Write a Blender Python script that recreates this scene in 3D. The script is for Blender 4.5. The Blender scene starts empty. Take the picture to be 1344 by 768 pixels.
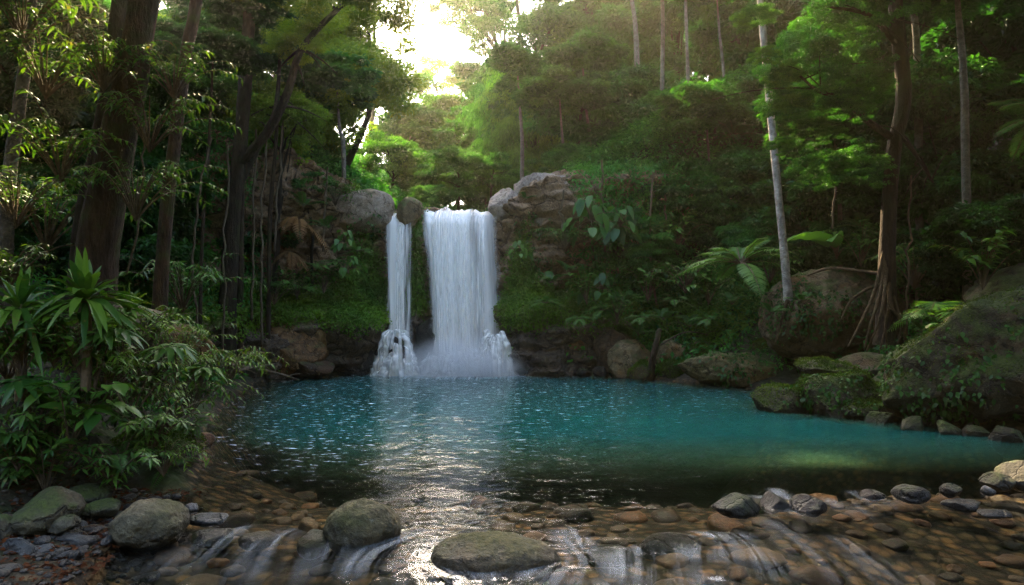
import bpy, bmesh, math, random
import numpy as np

# ------------------------------------------------------------------ camera, sky, sun, exposure
S = bpy.context.scene
COL = S.collection
S.render.engine = 'CYCLES'
cam_d = bpy.data.cameras.new('camera'); cam = bpy.data.objects.new('camera', cam_d); COL.objects.link(cam)
cam.location = (0, 0, 2.0); cam.rotation_euler = (math.radians(90), 0, 0)
cam_d.sensor_width = 36; cam_d.lens = 24; cam_d.shift_y = 26 / 1344
cam_d.clip_start = 0.05; cam_d.clip_end = 1000
S.camera = cam

SUN_AZ = math.radians(-15)      # seen from the camera, left of straight ahead
SUN_EL = math.radians(41)
W = bpy.data.worlds.new('World'); S.world = W; W.use_nodes = True
wt = W.node_tree; bg = wt.nodes['Background']
sky = wt.nodes.new('ShaderNodeTexSky'); sky.sky_type = 'NISHITA'; sky.sun_disc = False
sky.sun_elevation = SUN_EL; sky.sun_rotation = SUN_AZ
sky.dust_density = 3.0; sky.air_density = 1.0; sky.ozone_density = 0.3
wt.links.new(sky.outputs['Color'], bg.inputs['Color']); bg.inputs['Strength'].default_value = 0.15
sd = bpy.data.lights.new('sun', 'SUN'); sd.energy = 3.6; sd.angle = math.radians(0.6); sd.color = (1.0, 0.75, 0.44)
sun = bpy.data.objects.new('sun', sd); COL.objects.link(sun)
sun.rotation_euler = (math.radians(90) - SUN_EL, 0, math.pi - SUN_AZ)
sun.location = (-10, 60, 50)
S.view_settings.view_transform = 'Standard'; S.view_settings.look = 'None'
S.view_settings.exposure = 3.5; S.view_settings.gamma = 1.0; S.view_settings.use_curve_mapping = False
cy = S.cycles
cy.max_bounces = 5; cy.diffuse_bounces = 3; cy.glossy_bounces = 2; cy.transmission_bounces = 3
cy.volume_bounces = 2; cy.transparent_max_bounces = 14
cy.caustics_reflective = False; cy.caustics_refractive = False
cy.use_denoising = True; cy.denoising_prefilter = 'NONE'
cy.sample_clamp_indirect = 4.0

# ------------------------------------------------------------------ small helpers
RS = np.random.default_rng(7)
def P(px, py, Y):
    """world point seen at pixel (px, py) of the 1344x768 photograph, Y metres ahead"""
    return np.array([(px - 672) / 896 * Y, Y, 2 + (410 - py) / 896 * Y])
def WP(px, py, z=0.0):
    """point on the level z seen at that pixel"""
    Y = (2 - z) * 896 / (py - 410)
    return np.array([(px - 672) / 896 * Y, Y, z])
def sstep(a, b, x):
    t = np.clip((x - a) / (b - a), 0, 1); return t * t * (3 - 2 * t)
def _hash(ix, iy, iz, seed):
    n = (ix * 374761393 + iy * 668265263 + iz * 1103515245 + seed * 144665) & 0xffffffff
    n = ((n ^ (n >> 13)) * 1274126177) & 0xffffffff
    n = ((n ^ (n >> 15)) * 974634541) & 0xffffffff
    return (n ^ (n >> 16)).astype(np.float64) / 0xffffffff * 2 - 1
def vnoise(p, seed=0):
    i = np.floor(p).astype(np.int64); f = p - i; u = f * f * f * (f * (f * 6 - 15) + 10)
    r = 0
    for dx in (0, 1):
        wx = u[:, 0] if dx else 1 - u[:, 0]
        for dy in (0, 1):
            wy = u[:, 1] if dy else 1 - u[:, 1]
            for dz in (0, 1):
                wz = u[:, 2] if dz else 1 - u[:, 2]
                r = r + wx * wy * wz * _hash(i[:, 0] + dx, i[:, 1] + dy, i[:, 2] + dz, seed)
    return r
def fbm(p, seed=0, octv=4, gain=0.5, lac=2.03):
    a, s, r = 1.0, 0.0, 0
    for k in range(octv):
        r = r + a * vnoise(p, seed + 31 * k); s += a; a *= gain; p = p * lac + 3.7
    return r / s
def nrm(v):
    return v / np.maximum(np.linalg.norm(v, axis=-1, keepdims=True), 1e-9)

class Geo:
    """collects vertices, faces and per-vertex attributes, then becomes ONE mesh"""
    def __init__(s): s.v = []; s.f4 = []; s.f3 = []; s.a = []; s.n = 0
    def add(s, v, f4=None, f3=None, a=None):
        v = np.asarray(v, float).reshape(-1, 3)
        if f4 is not None and len(f4): s.f4.append(np.asarray(f4, np.int64).reshape(-1, 4) + s.n)
        if f3 is not None and len(f3): s.f3.append(np.asarray(f3, np.int64).reshape(-1, 3) + s.n)
        s.v.append(v); s.a.append(np.full(len(v), 0.5) if a is None else np.broadcast_to(np.asarray(a, float), (len(v),)))
        s.n += len(v)
    def mesh(s, name, mat, smooth=True, extra=None):
        v = np.concatenate(s.v); me = bpy.data.meshes.new(name)
        f4 = np.concatenate(s.f4) if s.f4 else np.zeros((0, 4), np.int64)
        f3 = np.concatenate(s.f3) if s.f3 else np.zeros((0, 3), np.int64)
        me.vertices.add(len(v)); me.vertices.foreach_set('co', v.astype(np.float32).ravel())
        idx = np.concatenate([f4.ravel(), f3.ravel()]).astype(np.int32)
        me.loops.add(len(idx)); me.loops.foreach_set('vertex_index', idx)
        tot = np.concatenate([np.full(len(f4), 4), np.full(len(f3), 3)]).astype(np.int32)
        st = np.concatenate([[0], np.cumsum(tot)[:-1]]).astype(np.int32)
        me.polygons.add(len(tot)); me.polygons.foreach_set('loop_start', st)
        me.polygons.foreach_set('use_smooth', np.full(len(tot), smooth))
        at = me.attributes.new('tint', 'FLOAT', 'POINT'); at.data.foreach_set('value', np.concatenate(s.a).astype(np.float32))
        for k, arr in (extra or {}).items():
            if arr.ndim == 1:
                e = me.attributes.new(k, 'FLOAT', 'POINT'); e.data.foreach_set('value', arr.astype(np.float32))
            else:
                e = me.attributes.new(k, 'FLOAT_VECTOR', 'POINT'); e.data.foreach_set('vector', arr.astype(np.float32).ravel())
        me.update(calc_edges=True); me.validate()
        me.materials.append(mat)
        return me
def link(name, me, parent=None, loc=(0, 0, 0), rot=(0, 0, 0), sc=(1, 1, 1), color=None):
    o = bpy.data.objects.new(name, me); COL.objects.link(o)
    o.location = loc; o.rotation_euler = rot; o.scale = sc if hasattr(sc, '__len__') else (sc, sc, sc)
    if parent: o.parent = parent
    o.color = (*color, 1) if color is not None else (1, 1, 1, 1)
    return o
def tag(o, label, cat, group=None, kind=None):
    o['label'] = label; o['category'] = cat
    if group: o['group'] = group
    if kind: o['kind'] = kind
    return o
def thing(name, label, cat, loc, rotz=0, group=None, sc=1):
    o = bpy.data.objects.new(name, None); COL.objects.link(o); o.empty_display_size = 0.2
    o.location = loc; o.rotation_euler = (0, 0, rotz); o.scale = (sc, sc, sc)
    return tag(o, label, cat, group)
def copy_tree(root, loc, rotz, sc, label, group=None, color=None):
    r = root.copy(); COL.objects.link(r); r.location = loc; r.rotation_euler = (0, 0, rotz); r.scale = (sc, sc, sc)
    r['label'] = label
    if group: r['group'] = group
    if color is not None: r.color = (*color, 1)
    for ch in list(root.children):
        c = ch.copy(); COL.objects.link(c); c.parent = r
        if color is not None and c.name.split('.')[0] not in ('stem', 'trunk'): c.color = (*color, 1)
    return r
def structure(o, label=None):
    o['kind'] = 'structure'
    if label: o['label'] = label
    return o

def grid_faces(nu, nv):
    i = np.arange(nu - 1)[:, None] * nv + np.arange(nv - 1)[None, :]
    return np.stack([i, i + nv, i + nv + 1, i + 1], -1).reshape(-1, 4)
def tube(g, pts, rad, sides=8, a=0.5, rough=0.0, seed=0):
    pts = np.asarray(pts, float); n = len(pts); rad = np.broadcast_to(np.asarray(rad, float), (n,))
    t = nrm(np.gradient(pts, axis=0)); ref = np.array([0, 1.0, 0]) if abs(t[0, 1]) < 0.8 else np.array([1.0, 0, 0])
    s1 = nrm(np.cross(t, ref)); s2 = np.cross(t, s1)
    th = np.arange(sides) / sides * 2 * math.pi
    ring = s1[:, None] * np.cos(th)[None, :, None] + s2[:, None] * np.sin(th)[None, :, None]
    r = np.broadcast_to(rad[:, None], (n, sides)).copy()
    if rough:
        q = (pts[:, None] + ring * rad[:, None, None]).reshape(-1, 3)
        r *= 1 + rough * fbm(q * np.array([3, 3, 1.2]) / max(rad.max(), .03) * 0.5, seed, 3).reshape(n, sides)
    v = (pts[:, None] + ring * r[..., None]).reshape(-1, 3)
    i = np.arange(n - 1)[:, None] * sides; j = np.arange(sides)[None]; j2 = (j + 1) % sides
    f = np.stack([i + j, i + j2, i + sides + j2, i + sides + j], -1).reshape(-1, 4)
    tip = np.array([pts[-1] + t[-1] * rad[-1] * 0.4]); base = (n - 1) * sides
    f3 = np.stack([base + np.arange(sides), base + (np.arange(sides) + 1) % sides, np.full(sides, n * sides)], -1)
    g.add(np.concatenate([v, tip]), f, f3, a)
def curve(p0, p1, bend=(0, 0, 0), n=10, wob=0.0, rng=None):
    t = np.linspace(0, 1, n)[:, None]; p0 = np.asarray(p0, float); p1 = np.asarray(p1, float)
    p = p0 + (p1 - p0) * t + np.asarray(bend) * (4 * t * (1 - t))
    if wob and rng is not None:
        w = rng.normal(0, wob, (n, 3)); w[0] = 0; w[-1] = 0
        p = p + w * np.sin(t * math.pi)
    return p
def spline(pts, n=24):
    """smooth path through points"""
    pts = np.asarray(pts, float); m = len(pts); t = np.linspace(0, m - 1, n); out = []
    for x in t:
        i = min(int(x), m - 2); f = x - i
        a, b, c, d = pts[max(i - 1, 0)], pts[i], pts[i + 1], pts[min(i + 2, m - 1)]
        out.append(0.5 * (2 * b + (c - a) * f + (2 * a - 5 * b + 4 * c - d) * f ** 2 + (3 * b - a - 3 * c + d) * f ** 3))
    return np.array(out)
def leaf_quads(g, c, d, up, ln, wd, a, fold=0.25):
    """one folded rhombus per leaf"""
    d = nrm(d); s = nrm(np.cross(d, up)); u = np.cross(s, d); ln = np.asarray(ln)[:, None]; wd = np.asarray(wd)[:, None]
    m = c + d * ln * 0.45
    v = np.stack([c, m + s * wd * .5 + u * wd * fold, c + d * ln - u * ln * .06, m - s * wd * .5 + u * wd * fold], 1)
    N = len(c); g.add(v.reshape(-1, 3), np.arange(N * 4).reshape(N, 4), None, np.repeat(a, 4))
PROF = {'strap': [.35, .8, .95, 1, 1, .95, .8, .5, .03], 'oval': [.06, .6, .95, 1, .9, .65, .3, .02],
        'lance': [.1, .8, 1, .8, .45, .02], 'tri': [.3, 1, .75, .4, .02], 'heart': [.35, .95, 1, .85, .6, .3, .02], 'round': [.45, .85, 1, 1, .95, .8, .5, .05]}
def blades(g, b, d, up, ln, wd, droop, prof, a, fold=0.3, wave=0.0):
    """leaves with a midrib crease that arch under their weight"""
    prof = np.array(PROF[prof] if isinstance(prof, str) else prof); n = len(prof)
    b = np.asarray(b, float); N = len(b); d = nrm(np.asarray(d, float)); up = np.asarray(up, float)
    ln = np.broadcast_to(np.asarray(ln, float), (N,)); wd = np.broadcast_to(np.asarray(wd, float), (N,)); droop = np.broadcast_to(np.asarray(droop, float), (N,))
    t = np.linspace(0, 1, n)
    p = b[:, None] + d[:, None] * (ln[:, None] * t)[..., None]
    p[..., 2] -= (droop * ln)[:, None] * t ** 2
    tan = nrm(np.gradient(p, axis=1)); s = nrm(np.cross(tan, up[:, None])); u = np.cross(s, tan)
    w = (wd[:, None] * prof[None] * .5)[..., None]
    wv = 0
    if wave: wv = u * (w * wave * np.sin(t * 17 + RS.random((N, 1)) * 6)[..., None])
    v = np.stack([p + s * w + u * w * fold + wv, p, p - s * w + u * w * fold - wv], 2)   # N,n,3,3
    base = (np.arange(N) * n * 3)[:, None, None] + (np.arange(n - 1) * 3)[None, :, None] + np.arange(2)[None, None]
    f = np.stack([base, base + 3, base + 4, base + 1], -1).reshape(-1, 4)
    g.add(v.reshape(-1, 3), f, None, np.repeat(np.broadcast_to(a, (N,)), n * 3))

# ------------------------------------------------------------------ materials
class NT:
    def __init__(s, name):
        s.m = bpy.data.materials.new(name); s.m.use_nodes = True; s.t = s.m.node_tree; s.t.nodes.clear()
        s.out = s.t.nodes.new('ShaderNodeOutputMaterial')
    def n(s, typ, **kw):
        k = s.t.nodes.new('ShaderNode' + typ)
        for a, b in kw.items(): setattr(k, a, b)
        return k
    def set(s, sock, v):
        if isinstance(v, bpy.types.NodeSocket): s.t.links.new(v, sock)
        elif v is not None:
            if hasattr(v, '__len__') and len(v) == 3 and sock.type == 'RGBA': v = (*v, 1)
            sock.default_value = v
    def math(s, op, a, b=None, c=None, clamp=False):
        k = s.n('Math', operation=op, use_clamp=clamp); s.set(k.inputs[0], a)
        if b is not None: s.set(k.inputs[1], b)
        if c is not None: s.set(k.inputs[2], c)
        return k.outputs[0]
    def noise(s, vec, scale, detail=4, rough=.55, dist=0.0, out='Fac'):
        k = s.n('TexNoise'); s.set(k.inputs['Vector'], vec); s.set(k.inputs['Scale'], scale); k.inputs['Detail'].default_value = detail
        k.inputs['Roughness'].default_value = rough; k.inputs['Distortion'].default_value = dist; return k.outputs[out]
    def voro(s, vec, scale, feature='F1', out='Distance', rand=1.0):
        k = s.n('TexVoronoi', feature=feature); s.set(k.inputs['Vector'], vec); s.set(k.inputs['Scale'], scale); k.inputs['Randomness'].default_value = rand
        return k.outputs[out]
    def ramp(s, f, stops, interp='LINEAR'):
        k = s.n('ValToRGB'); s.set(k.inputs[0], f); k.color_ramp.interpolation = interp; e = k.color_ramp.elements
        while len(e) < len(stops): e.new(0.5)
        for q, (p, c) in zip(e, stops): q.position = p; q.color = (c, c, c, 1) if not hasattr(c, '__len__') else (*c, 1)
        return k.outputs[0]
    def mr(s, f, a, b, c=0.0, d=1.0, smooth=False):
        k = s.n('MapRange'); k.interpolation_type = 'SMOOTHSTEP' if smooth else 'LINEAR'; s.set(k.inputs[0], f)
        for i, x in zip((1, 2, 3, 4), (a, b, c, d)): s.set(k.inputs[i], x)
        return k.outputs[0]
    def mix(s, f, a, b, blend='MIX'):
        k = s.n('Mix', data_type='RGBA', blend_type=blend); s.set(k.inputs[0], f); s.set(k.inputs[6], a); s.set(k.inputs[7], b); return k.outputs[2]
    def attr(s, name, out='Fac'):
        k = s.n('Attribute', attribute_name=name); return k.outputs[out]
    def bump(s, h, strength, dist, nrm=None):
        k = s.n('Bump'); s.set(k.inputs['Height'], h); k.inputs['Strength'].default_value = strength; k.inputs['Distance'].default_value = dist
        if nrm is not None: s.set(k.inputs['Normal'], nrm)
        return k.outputs[0]
    def vmul(s, vec, k3):
        k = s.n('VectorMath', operation='MULTIPLY'); s.set(k.inputs[0], vec); k.inputs[1].default_value = k3; return k.outputs[0]
    def done(s, shader): s.t.links.new(shader, s.out.inputs['Surface']); return s.m

def leaf_mat(name, dark, light, trans=0.35, rough=0.42, tcol=(1.25, 1.35, .45), gloss=0.06, old=0.0):
    k = NT(name); oi = k.n('ObjectInfo'); ti = k.attr('tint')
    c = k.mix(ti, dark, light); c = k.mix(1.0, c, oi.outputs['Color'], 'MULTIPLY')
    tex = k.n('TexCoord').outputs['Object']
    c = k.mix(k.mr(k.noise(tex, 0.9, 2), .35, .7), c, k.mix(1.0, c, (1.35, 1.15, .8), 'MULTIPLY'))
    if old: c = k.mix(k.math('MULTIPLY', k.mr(k.noise(tex, 7.0, 4, .6), .62, .72), old), c, (.17, .105, .030))
    d = k.n('BsdfDiffuse'); k.set(d.inputs['Color'], c)
    t = k.n('BsdfTranslucent'); k.set(t.inputs['Color'], k.mix(1.0, c, tcol, 'MULTIPLY'))
    m = k.n('MixShader'); m.inputs[0].default_value = trans; k.t.links.new(d.outputs[0], m.inputs[1]); k.t.links.new(t.outputs[0], m.inputs[2])
    gl = k.n('BsdfGlossy'); gl.inputs['Roughness'].default_value = rough; k.set(gl.inputs['Color'], (.9, .95, 1.0))
    lw = k.n('LayerWeight'); lw.inputs['Blend'].default_value = 0.35
    m2 = k.n('MixShader'); k.set(m2.inputs[0], k.math('MULTIPLY_ADD', lw.outputs['Fresnel'], .03, gloss * .2))
    k.t.links.new(m.outputs[0], m2.inputs[1]); k.t.links.new(gl.outputs[0], m2.inputs[2])
    return k.done(m2.outputs[0])
M = {}
M['leaf'] = leaf_mat('jungle_leaf', (.013, .064, .018), (.062, .185, .040))
M['leaf_near'] = leaf_mat('glossy_leaf', (.018, .058, .010), (.078, .150, .022), .3, .38, gloss=.10, old=.8)
M['fern'] = leaf_mat('fern_leaf', (.030, .080, .028), (.075, .150, .045), .35, .4, old=.6)
M['cover'] = leaf_mat('creeper_leaf', (.035, .090, .012), (.095, .180, .022), .3, .5)
M['sunleaf'] = leaf_mat('thin_sun_tinted_leaf', (.065, .120, .016), (.14, .200, .026), .58, .5, (1.5, 1.5, .5), .02)  # backlight painted in: a yellower, brighter copy of the jungle leaf
M['moss'] = leaf_mat('moss_tuft', (.030, .060, .008), (.085, .135, .016), .25, .6, gloss=.0)
M['dead'] = leaf_mat('withered_leaf', (.11, .055, .022), (.20, .115, .05), .25, .6, (1.2, 1.0, .7), .02)

def bark_mat(name, dark, light, moss=.35, scale=1.0, vert=.25):
    k = NT(name); oi = k.n('ObjectInfo'); g = k.n('NewGeometry'); pos = k.vmul(g.outputs['Position'], (scale, scale, scale * vert))
    n1 = k.noise(pos, 9, 6, .65); n2 = k.noise(g.outputs['Position'], 1.7, 4, .6); n3 = k.noise(pos, 30, 3, .6)
    c = k.mix(k.mr(n1, .3, .7), dark, light)
    c = k.mix(k.mr(n2, .52, .68), c, k.mix(1.0, c, (1.5, 1.5, 1.45), 'MULTIPLY'))
    c = k.mix(k.math('MULTIPLY', k.mr(k.noise(g.outputs['Position'], 2.6, 5, .6), .5, .68), moss), c, (.045, .075, .014))
    c = k.mix(1.0, c, oi.outputs['Color'], 'MULTIPLY')
    b = k.n('BsdfPrincipled'); k.set(b.inputs['Base Color'], c); b.inputs['Roughness'].default_value = .9
    b.inputs['Specular IOR Level'].default_value = .2
    h = k.math('ADD', n1, k.math('MULTIPLY', n3, .4)); k.set(b.inputs['Normal'], k.bump(h, 1.0, .10))
    return k.done(b.outputs[0])
M['bark'] = bark_mat('brown_bark', (.014, .010, .007), (.085, .060, .040), .7)
M['bark_pale'] = bark_mat('pale_bark', (.12, .105, .09), (.40, .37, .33), .25, .8, 1.0)
M['vine'] = bark_mat('vine_bark', (.05, .036, .022), (.15, .11, .07), .2)
M['root'] = bark_mat('root_bark', (.07, .05, .03), (.20, .145, .085), .5)

def rock_mat(name, dark, light, moss=.6, warm=(.20, .11, .045), mosscol=((.030, .045, .008), (.085, .11, .018)), wet=True, crack=1.0):
    k = NT(name); oi = k.n('ObjectInfo'); g = k.n('NewGeometry'); pos = g.outputs['Position']
    sep = k.n('SeparateXYZ'); k.set(sep.inputs[0], pos); sn = k.n('SeparateXYZ'); k.set(sn.inputs[0], g.outputs['Normal'])
    big = k.noise(pos, 1.3, 5, .6); mid = k.noise(pos, 6, 6, .65); fine = k.noise(pos, 38, 4, .7)
    c = k.mix(k.mr(mid, .3, .72), dark, light)
    c = k.mix(k.math('MULTIPLY', k.mr(big, .5, .7), .55), c, warm)
    c = k.mix(1.0, c, oi.outputs['Color'], 'MULTIPLY')
    c = k.mix(k.mr(fine, .3, .75), k.mix(1.0, c, (.5, .5, .5), 'MULTIPLY'), k.mix(1.0, c, (1.3, 1.3, 1.3), 'MULTIPLY'))
    lich = k.mr(k.noise(pos, 11, 5, .7), .62, .70)
    c = k.mix(k.math('MULTIPLY', lich, .45), c, (.30, .30, .25))
    dv = k.n('VectorMath', operation='MULTIPLY_ADD'); k.set(dv.inputs[0], k.noise(pos, 2.4, 4, .6, out='Color')); dv.inputs[1].default_value = (.6, .6, .6); k.set(dv.inputs[2], pos)
    ck = k.mr(k.voro(dv.outputs[0], 1.6, 'DISTANCE_TO_EDGE'), .0, .035, 1 - crack, 1)
    c = k.mix(ck, k.mix(1.0, c, (.35, .32, .3), 'MULTIPLY'), c)
    mn = k.math('ADD', k.math('MULTIPLY', sn.outputs[2], .55), k.math('MULTIPLY', k.math('SUBTRACT', k.noise(pos, 2.2, 6, .65), .5), 2.6))
    mm = k.mr(mn, .55 - .5 * moss, .95 - .5 * moss); mm = k.math('MULTIPLY', mm, min(1, moss * 1.6))
    mc = k.mix(k.mr(k.noise(pos, 24, 4, .7), .3, .7), mosscol[0], mosscol[1])
    c = k.mix(mm, c, mc)
    b = k.n('BsdfPrincipled')
    if wet:
        wm = k.math('SUBTRACT', 1.0, k.mr(k.math('ADD', sep.outputs[2], k.math('MULTIPLY', k.math('SUBTRACT', mid, .5), .25)), .03, .16))
        c = k.mix(wm, c, k.mix(1.0, c, (.42, .40, .38), 'MULTIPLY'))
        k.set(b.inputs['Roughness'], k.mr(wm, 0, 1, .82, .3))
    else: b.inputs['Roughness'].default_value = .85
    k.set(b.inputs['Base Color'], c); b.inputs['Specular IOR Level'].default_value = .35
    h = k.math('ADD', k.math('MULTIPLY', ck, .5), k.math('ADD', k.math('MULTIPLY', mid, 1.2), k.math('MULTIPLY', fine, .45)))
    h = k.math('ADD', h, k.math('MULTIPLY', k.math('MULTIPLY', k.noise(pos, 60, 3, .8), mm), .8))
    k.set(b.inputs['Normal'], k.bump(h, .75, .06))
    return k.done(b.outputs[0])
M['rock'] = rock_mat('mossy_rock', (.055, .050, .038), (.19, .17, .13), .62)
M['oliverock'] = rock_mat('olive_granite', (.050, .044, .026), (.17, .145, .085), .50, (.15, .10, .045), ((.040, .044, .012), (.100, .095, .026)), crack=0.0)
M['stone'] = rock_mat('river_stone', (.06, .056, .045), (.20, .18, .14), .38)
M['greystone'] = rock_mat('grey_stone', (.07, .075, .078), (.22, .225, .22), .08)
M['palerock'] = rock_mat('pale_rock', (.13, .10, .075), (.42, .36, .29), .22, (.25, .15, .07), wet=False)
M['brownrock'] = rock_mat('brown_rock', (.045, .030, .018), (.17, .105, .055), .45, (.16, .075, .025))
M['deepmoss'] = rock_mat('thick_moss_rock', (.034, .030, .018), (.11, .09, .055), .95, mosscol=((.022, .036, .006), (.070, .095, .013)))

def bed_stone_mat():
    k = NT('submerged_stone'); oi = k.n('ObjectInfo'); g = k.n('NewGeometry'); pos = g.outputs['Position']
    c = k.mix(k.mr(k.noise(pos, 5, 5, .6), .3, .7), (.075, .046, .020), (.34, .195, .080)); c = k.mix(1.0, c, oi.outputs['Color'], 'MULTIPLY')
    f = k.noise(pos, 30, 4, .65); c = k.mix(k.mr(f, .3, .7), k.mix(1.0, c, (.55, .55, .5), 'MULTIPLY'), c)
    b = k.n('BsdfPrincipled'); k.set(b.inputs['Base Color'], c); b.inputs['Roughness'].default_value = .7
    k.set(b.inputs['Normal'], k.bump(f, .4, .03)); return k.done(b.outputs[0])
M['bedstone'] = bed_stone_mat()

def ground_mat():
    k = NT('forest_floor'); g = k.n('NewGeometry'); pos = g.outputs['Position']
    sep = k.n('SeparateXYZ'); k.set(sep.inputs[0], pos)
    soil = k.mix(k.mr(k.noise(pos, 3, 6, .65), .3, .7), (.018, .015, .009), (.050, .042, .024))
    soil = k.mix(k.mr(k.noise(pos, 1.1, 5, .6), .5, .62), soil, (.030, .045, .012))
    w = k.noise(pos, 3.5, 3, .5, out='Color')
    vv = k.n('VectorMath', operation='MULTIPLY_ADD'); k.set(vv.inputs[0], w); vv.inputs[1].default_value = (.12, .12, .12); k.set(vv.inputs[2], pos)
    cell = k.n('TexVoronoi'); k.set(cell.inputs['Vector'], vv.outputs[0]); cell.inputs['Scale'].default_value = 7.5
    cs = k.n('SeparateColor'); k.set(cs.inputs[0], cell.outputs['Color'])
    peb = k.ramp(cs.outputs[0], [(0, (.05, .034, .018)), (.3, (.17, .090, .034)), (.55, (.11, .080, .036)), (.8, (.27, .140, .048)), (1, (.11, .09, .055))])
    edge = k.mr(cell.outputs['Distance'], .25, .62); peb = k.mix(edge, peb, (.025, .018, .010))
    peb = k.mix(k.mr(k.noise(pos, 1.0, 3), .35, .65), k.mix(1.0, peb, (.6, .6, .55), 'MULTIPLY'), peb)
    deep = k.mix(k.mr(sep.outputs[2], -1.8, -.7), (.05, .06, .04), peb)
    c = k.mix(k.mr(sep.outputs[2], -.05, .12), deep, soil)
    b = k.n('BsdfPrincipled'); k.set(b.inputs['Base Color'], c); b.inputs['Roughness'].default_value = .9
    b.inputs['Specular IOR Level'].default_value = .2
    h = k.math('ADD', k.math('MULTIPLY', k.math('SUBTRACT', 1.0, edge), .5), k.noise(pos, 12, 5, .7))
    k.set(b.inputs['Normal'], k.bump(h, .6, .06)); return k.done(b.outputs[0])
M['ground'] = ground_mat()

def cliff_mat():
    k = NT('cliff_rock'); g = k.n('NewGeometry'); pos = g.outputs['Position']; moss = k.attr('tint')
    sep = k.n('SeparateXYZ'); k.set(sep.inputs[0], pos)
    mid = k.noise(pos, 3.2, 7, .68); fine = k.noise(pos, 17, 5, .7); big = k.noise(pos, .7, 4, .6)
    dv = k.n('VectorMath', operation='MULTIPLY_ADD'); k.set(dv.inputs[0], k.noise(pos, 2.0, 4, .6, out='Color')); dv.inputs[1].default_value = (.7, .7, .5); k.set(dv.inputs[2], pos)
    crack = k.voro(k.vmul(dv.outputs[0], (1, 1, 1.5)), 1.15, 'DISTANCE_TO_EDGE'); crack2 = k.voro(dv.outputs[0], 3.4, 'DISTANCE_TO_EDGE')
    ck = k.math('MULTIPLY', k.mr(crack, .0, .07), k.mr(crack2, 0, .05, .55, 1))
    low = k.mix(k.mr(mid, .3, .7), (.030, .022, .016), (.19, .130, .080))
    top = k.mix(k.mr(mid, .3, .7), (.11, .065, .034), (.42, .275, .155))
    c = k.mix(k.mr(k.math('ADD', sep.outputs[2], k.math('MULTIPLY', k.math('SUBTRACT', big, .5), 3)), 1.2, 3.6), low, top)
    c = k.mix(k.mr(fine, .3, .7), k.mix(1.0, c, (.5, .5, .5), 'MULTIPLY'), k.mix(1.0, c, (1.25, 1.25, 1.2), 'MULTIPLY'))
    c = k.mix(ck, k.mix(1.0, c, (.25, .22, .2), 'MULTIPLY'), c)
    mf = k.mr(k.math('ADD', moss, k.math('MULTIPLY', k.math('SUBTRACT', k.noise(pos, 2.4, 7, .7), .5), 1.5)), .42, .72)
    mc = k.mix(k.mr(k.noise(pos, 14, 4, .7), .3, .7), (.040, .085, .006), (.125, .200, .014))
    c = k.mix(mf, c, mc)
    b = k.n('BsdfPrincipled'); k.set(b.inputs['Base Color'], c)
    k.set(b.inputs['Roughness'], k.mr(sep.outputs[2], .5, 3, .38, .85)); b.inputs['Specular IOR Level'].default_value = .4
    h = k.math('ADD', k.math('MULTIPLY', ck, .9), k.math('ADD', k.math('MULTIPLY', mid, 1.5), k.math('MULTIPLY', fine, .6)))
    k.set(b.inputs['Normal'], k.bump(h, .8, .15)); return k.done(b.outputs[0])
M['cliff'] = cliff_mat()

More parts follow.
